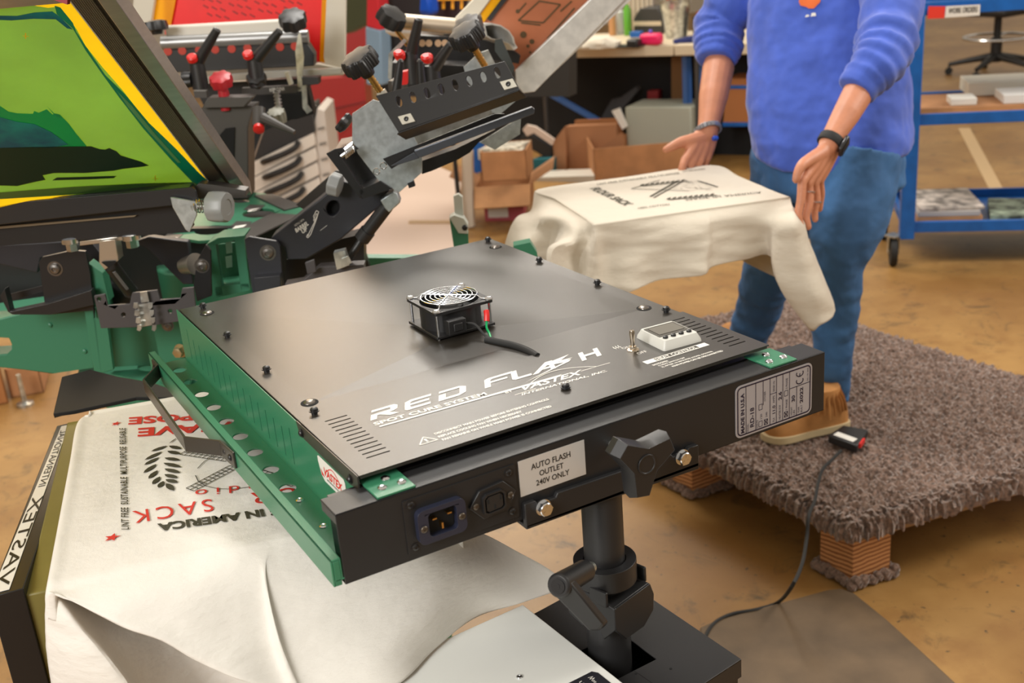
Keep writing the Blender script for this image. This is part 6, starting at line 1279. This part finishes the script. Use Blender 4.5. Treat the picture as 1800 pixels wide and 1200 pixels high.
rp_('head_body', [(340, 148), (560, 136), (560, 148), (470, 160), (540, 150), (552, 200), (520, 210), (360, 190)], kk+.03, .05, BLKM); rp_('head_body', [(352, 190), (445, 187), (436, 225), (437, 350), (360, 350), (350, 300)], kk-.3, .08, GRY, bev=.003)
rp_('head_body', [(365, 172), (445, 170), (430, 188), (355, 190)], kk-.32, .05, GRY, bev=.002); rp_('head_opening', [(396, 226), (412, 224), (410, 300), (380, 300), (384, 240)], kk-.305, .01, DARK)
rp_('guide_bar', [(425, 155), (520, 150), (530, 155), (520, 163), (425, 168)], kk-.1, .02, GRY); bm = N(); text(bm, 'KEEP CLEAR', pt(474, 161, kk-.102), pt(500, 159, kk-.102), pt(474, 155, kk-.102)); pp('small_lettering', bm, INKW, smooth=False)
rp_('guide_bar', [(340, 160), (362, 160), (364, 172), (342, 172)], kk-.1, .02, GRY)
def kn(u, v, k, r, ax, m=BLKP, stem=None, name='clamp_knob', lob=7, h=.022, label=None):
    p = pt(u, v, k); ax = V(ax).normalized(); bm = N(); lathe(bm, p-ax*h/2, ax, [(r*.4, -.008), (r*.5, 0), (r, .002), (r*1.03, h*.5), (r*.95, h), (r*.5, h+.003)], 42, lobes=lob, depth=.16, fl=(2, 3, 4))
    if stem: cyl(bm, p, p-ax*stem, r*.35, n=14)
    pp(name, bm, m, label=label)
kn(274, 46, 2.8, .029, (0, .1, 1)); kn(515, 36, 2.8, .034, Z_*.8-nH*.5, h=.03); kn(389, 142, 2.55, .026, Z_*.9-nH*.5, mat('crimson plastic', (.42, .015, .025), .4), .04, 'red_knob', label='crimson star knob on the rear head'); kn(451, 139, 2.6, .023, Z_*.7-nH*.7); kn(328, 140, 2.6, .018, sH)
bm = N(); p = pt(390, 150, 2.55); cyl(bm, p, p-Z_*.055, .011, n=18); pp('knob_stem', bm, MATS['crimson plastic'])
kn(487, 205, 2.7, .022, Z_*.9-nH*.4, mat('khaki plastic', (.30, .30, .25), .5), None, 'adjusting_knob', 9, .03); bm = N(); p = pt(491, 195, 2.72); cyl(bm, p, p+Z_*.045, .006, n=12); [cyl(bm, p+Z_*(.01+i*.008), p+Z_*(.013+i*.008), .009, n=12) for i in range(5)]; pp('coil_spring', bm, ZINC)
def lev2(u, v, u2, v2, k, red):
    a, b = pt(u, v, k), pt(u2, v2, k-.02); bm = N(); tube(bm, [a, a.lerp(b, .2), b, b+(b-a)*.02], [.014, .013, .009, .004], 12); cyl(bm, a+Z_*.012, a-Z_*.055, .016, .019, 20); lv = pp('ratchet_lever', bm, BLKP); bm = N(); p = pt(*red, k-.018); lathe(bm, p, Z_*.8-nH*.6, [(.0115, -.004), (.0115, .006), (.008, .009)], 18); pp('release_button', bm, REDP, lv, label='red release button')
lev2(346, 112, 382, 52, 2.6, (338, 103)); lev2(447, 108, 492, 54, 2.6, (436, 97))
a, b = pt(462, 207, 2.45), pt(518, 233, 2.42); bm = N(); tube(bm, [a, b], [.012, .005], 10); cyl(bm, pt(455, 190, 2.47), pt(455, 222, 2.45), .014, n=16); lv = pp('ratchet_lever', bm, GRY); bm = N(); p = pt(455, 226, 2.44); lathe(bm, p, Z_*-.5-nH*.8, [(.012, -.004), (.012, .004), (.008, .006)], 16); pp('release_button', bm, REDP, lv)
rp_('link_plate', [(519, 90), (524, 60), (528, 58), (534, 100), (530, 160), (524, 160)], kk-.1, .006, ZINC); rp_('link_plate', [(530, 150), (538, 148), (540, 185), (548, 195), (540, 200), (532, 190)], kk-.1, .01, ZINC)
rp_('cross_bar', [(530, 136), (558, 136), (560, 148), (532, 150)], kk-.12, .02, BLKP); rp_('pin_block', [(500, 128), (506, 126), (514, 148), (508, 150)], kk-.14, .02, mat('pale steel', (.6, .6, .5)))
rp_('lower_body', [(350, 200), (552, 190), (536, 200), (460, 232), (440, 290), (350, 300)], kk+.2, .05, BLKM)
# ---- right-hand rear head with the brown screen
BS = thing('printing_screen', 'tilted aluminium printing screen with brown stencil at the top centre', 'printing screen', pt(980, 60, 2.9)[:])
kb = 2.75
ob('mesh', bslab([(845, 40), (905, -60), (1130, -60), (1065, 0), (935, 150), (915, 140)], kb+.02, .002), mat('brown emulsion', (.42, .14, .065), .35, var=.12, vscale=8), BS)
ob('frame_rail', bslab([(1100, -60), (1036, 0), (906, 124), (907, 148), (920, 164), (940, 161), (1108, -10), (1165, -60)], kb-.01, .02), ALUF, BS, bev=.002)
ob('frame_flange', bslab([(1108, -10), (1122, -12), (962, 138), (951, 139), (950, 130)], kb+.0, .02), ALUF, BS, bev=.001)
ob('frame_rail', bslab([(905, -60), (890, -60), (800, 32), (800, 38), (830, 42)], kb+.0, .03), mat('cream frame', (.6, .6, .5)), BS, bev=.002)
ob('mesh_border', bslab([(925, -60), (908, -62), (845, 24), (850, 40), (862, 24)], kb+.01, .003), mat('yellow mesh', (.9, .5, .01)), BS); ob('mesh_border', bslab([(940, -60), (925, -60), (855, 32), (862, 38), (875, 20)], kb+.012, .003), BLKP, BS)
bm = N()
def b_(u, v): return pt(u, v, kb+.018)
for L in ([(911, 36), (955, 40), (985, 8), (948, 2), (911, 36)], [(962, 68), (1010, 14)], [(910, 22), (925, 5)], [(916, 40), (950, 44)], [(985, 20), (1005, 2)]):
    for p, q in zip(L, L[1:]): line(bm, b_(*p), b_(*q), .0035, nH)
for u, v, r in ((920, 61, .008), (935, 73, .006), (928, 81, .004), (932, 92, .003), (910, 20, .005)): c_ = b_(u, v); poly(bm, circ(c_, r, frame(-nH), 10))
ob('stencil_mark', bm, mat('dark brown ink', (.09, .05, .015), .5), BS, smooth=False)
# extruded squeegee bar profile
prf = [(848, 42), (862, 40), (880, 44), (895, 54), (903, 66), (905, 76), (910, 84), (903, 88), (898, 78), (880, 72), (862, 68), (852, 62)]
bm = N(); L = [pt(u, v, kb-.1) for u, v in prf]; inn = [L[0].lerp(p, 1) for p in L]; c_ = sum(L, V())/len(L); inn = [c_+(p-c_)*.86 for p in L]
prism(bm, L, nH*.3-sH*.25, holes=[inn[::-1]]); pp('extruded_bar', bm, ALUF); rp_('bar_inside', [(850, 66), (905, 90), (915, 98), (912, 112), (860, 104), (835, 80)], kb-.06, .03, BLKM)
bm = N(); cyl(bm, pt(708, 38, 2.7), pt(800, 46, 2.7), .018, n=20); pp('round_bar', bm, mat('warm aluminium', (.62, .52, .4), .35, .6))
rp_('clamp_channel', [(726, 62), (850, 68), (850, 118), (735, 112)], 2.72, .05, BLKM); 
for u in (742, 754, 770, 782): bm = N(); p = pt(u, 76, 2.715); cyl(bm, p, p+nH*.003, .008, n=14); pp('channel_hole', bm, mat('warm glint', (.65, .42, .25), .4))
kn(688, 32, 2.6, .034, Z_*.7+sH*.5-nH*.3, h=.03); kn(824, 50, 2.5, .034, Z_*.7-sH*.3-nH*.4, GRY, h=.03); bm = N(); a, b = pt(695, 50, 2.62), pt(716, 78, 2.65); cyl(bm, a, b, .006, n=12); pp('threaded_rod', bm, BRASS)
lev2(722, 100, 736, 34, 2.45, (703, 98)); lev2(760, 125, 792, 78, 2.45, (752, 103))
rp_('side_plate', [(683, 95), (710, 68), (715, 72), (690, 100), (688, 140), (682, 138)], 2.5, .006, ZINC); rp_('head_body', [(690, 110), (850, 118), (850, 140), (800, 150), (700, 165), (685, 145)], 2.55, .1, BLKM); kn(700, 150, 2.3, .02, Z_, GRY)
rp_('clear_guard', [(870, 70), (882, 68), (905, 120), (900, 130), (870, 90)], 2.4, .004, mat('smoky plate', (.06, .07, .07), .2)); rp_('link_plate', [(846, 92), (858, 88), (870, 112), (858, 118)], 2.3, .01, ZINC)
rp_('red_block', [(700, 128), (716, 125), (716, 148), (702, 150)], 2.25, .03, REDP)
# ---- far top centre: crate, bottle, hanging clothes
uslab2('hanging_shirt', [(645, -30), (662, -30), (668, 55), (644, 48)], pt(655, 30, 6), .1, mat('red shirt cloth', (.6, .02, .03), .8), 'red garment hanging in the distance left of the black clamp knob', 'shirt', bev=.01)
uslab2('hanging_jeans', [(642, 46), (668, 52), (672, 150), (644, 150)], pt(655, 30, 6), .1, mat('pale denim', (.22, .33, .45), .8), 'pale blue garment hanging below the red one', 'trousers', bev=.01)
uslab2('storage_cabinet', [(664, -40), (760, -40), (760, 170), (664, 170)], pt(655, 30, 6.2), .1, mat('dark rack', (.02, .02, .022), .7), 'black cabinet in the distance behind the raised clamp', 'cabinet')
uslab2('post', [(606, -40), (646, -40), (646, 40), (606, 60)], pt(655, 30, 6.4), .1, mat('dark olive', (.06, .07, .03), .7), 'dark olive post in the distance beside the red cabinet', 'post')
uslab2('spray_bottle', [(738, -20), (752, -20), (758, 28), (735, 28)], pt(740, 20, 5), .08, mat('royal blue plastic', (.0, .07, .5), .4), 'royal blue bottle in the distance above the clamp head', 'bottle', bev=.02)
CRT = thing('orange_crate', 'orange and black wire crate at the top centre', 'crate', pt(790, 10, 5.2)[:])
ob('crate_back', bslab([(752, -40), (835, -40), (815, 30), (752, 32)], 5.25, .05), mat('dark purple', (.03, .012, .02), .6), CRT)
OR = mat('orange wire', (.85, .38, .02), .5)
for i in range(4): ob('crate_bar', bslab([(761+i*16, -40), (766+i*16, -40), (766+i*16, 16), (761+i*16, 16)], 5.2, .02), OR, CRT)
ob('crate_bar', bslab([(752, -2), (830, -4), (830, 0), (752, 2)], 5.19, .02), OR, CRT)
uslab2('storage_cabinet', [(752, 30), (1000, 30), (1000, 170), (752, 170)], pt(780, 30, 6.3), .1, mat('dim cabinet', (.03, .028, .025), .7), 'black cabinet front far behind the tilted brown screen', 'cabinet')
# far back shelving above the table
uslab2('black_case', [(1575, -60), (1612, -60), (1612, 80), (1590, 60), (1575, 20)], pt(1600, 0, 4.8), .1, BLKP, 'black object behind the person beside the cart', 'case')
# ---- lower left: boxes, press side plate with lettering
obox('cardboard_box', -40, 722, 16, 708, 640, .4, mat('orange carton', (.40, .16, .05), .8), 'orange-brown cardboard box on the floor at the far left', flaps=False)
obox('cardboard_box', 20, 700, 78, 690, 650, .3, CARD, 'smaller cardboard box right of the orange-brown one at the left', flaps=False)
bm = N(); p = onz(45, 712, 0); lathe(bm, p, Z_, [(.03, 0), (.03, .01), (.01, .015), (.008, .12)], 20); solo('levelling_foot', bm, ZINC, 'round steel levelling foot on the floor by the left boxes', 'foot')
uslab2('cardboard_sheet', [(-20, 455), (0, 462), (50, 482), (48, 490), (-20, 500)], pt(20, 480, 3.2), .02, CARDL, 'cardboard piece visible above the green beam at the far left', 'cardboard')
BN = thing('side_guard', 'tall black panel with white lettering along its edge at the lower left', 'panel', dep(60, 1150, 1.3)[:])
e0, e1_ = dep(100, 748, 1.75), dep(-20, 1050, 1.22); dn_ = V((0, 0, -.6)); 
bm = N(); prism(bm, [e0, e1_, e1_+dn_, e0+dn_], (.035, -.004, 0)); ob('panel', bm, BLKM, BN, bev=.001)
wd = V((.0325, -.004, 0)); o_ = Z_*.0006; bm = N()
def el(t): return e0.lerp(e1_, t)
prism(bm, [el(.02)+o_+wd*.25, el(.99)+o_+wd*.05, el(.99)+o_+wd*.62, el(.02)+o_+wd*.6], (0, 0, .0005)); WS = ob('white_strip', bm, WHT, BN)
bm = N(); text(bm, 'VASTEX', el(.95)+wd*.35+Z_*.0016, el(.45)+wd*.4+Z_*.0016, el(.95)+wd*.35+Z_*.0016+(wd*.5), bold=.04, shear=.2) if False else None
text(bm, 'VASTEX', el(.97)+wd*.12+Z_*.0016, el(.52)+wd*.2+Z_*.0016, el(.97)+wd*.55+Z_*.0016, bold=.0); text(bm, 'INTERNATIONAL', el(.46)+wd*.26+Z_*.0016, el(.06)+wd*.3+Z_*.0016, el(.46)+wd*.54+Z_*.0016); ob('lettering', bm, INKK, WS, smooth=False)
bm = N(); a, b = dep(118, 742, 1.66), dep(44, 1046, 1.24); prism(bm, [a, b, b-Z_*.3, a-Z_*.3], (.024, -.006, 0))
solo('pallet_board', bm, mat('olive laminate', (.20, .17, .045), .5, var=.15, vscale=5), 'olive-coloured board edge between black guard and towel at left', 'board', bev=.002)
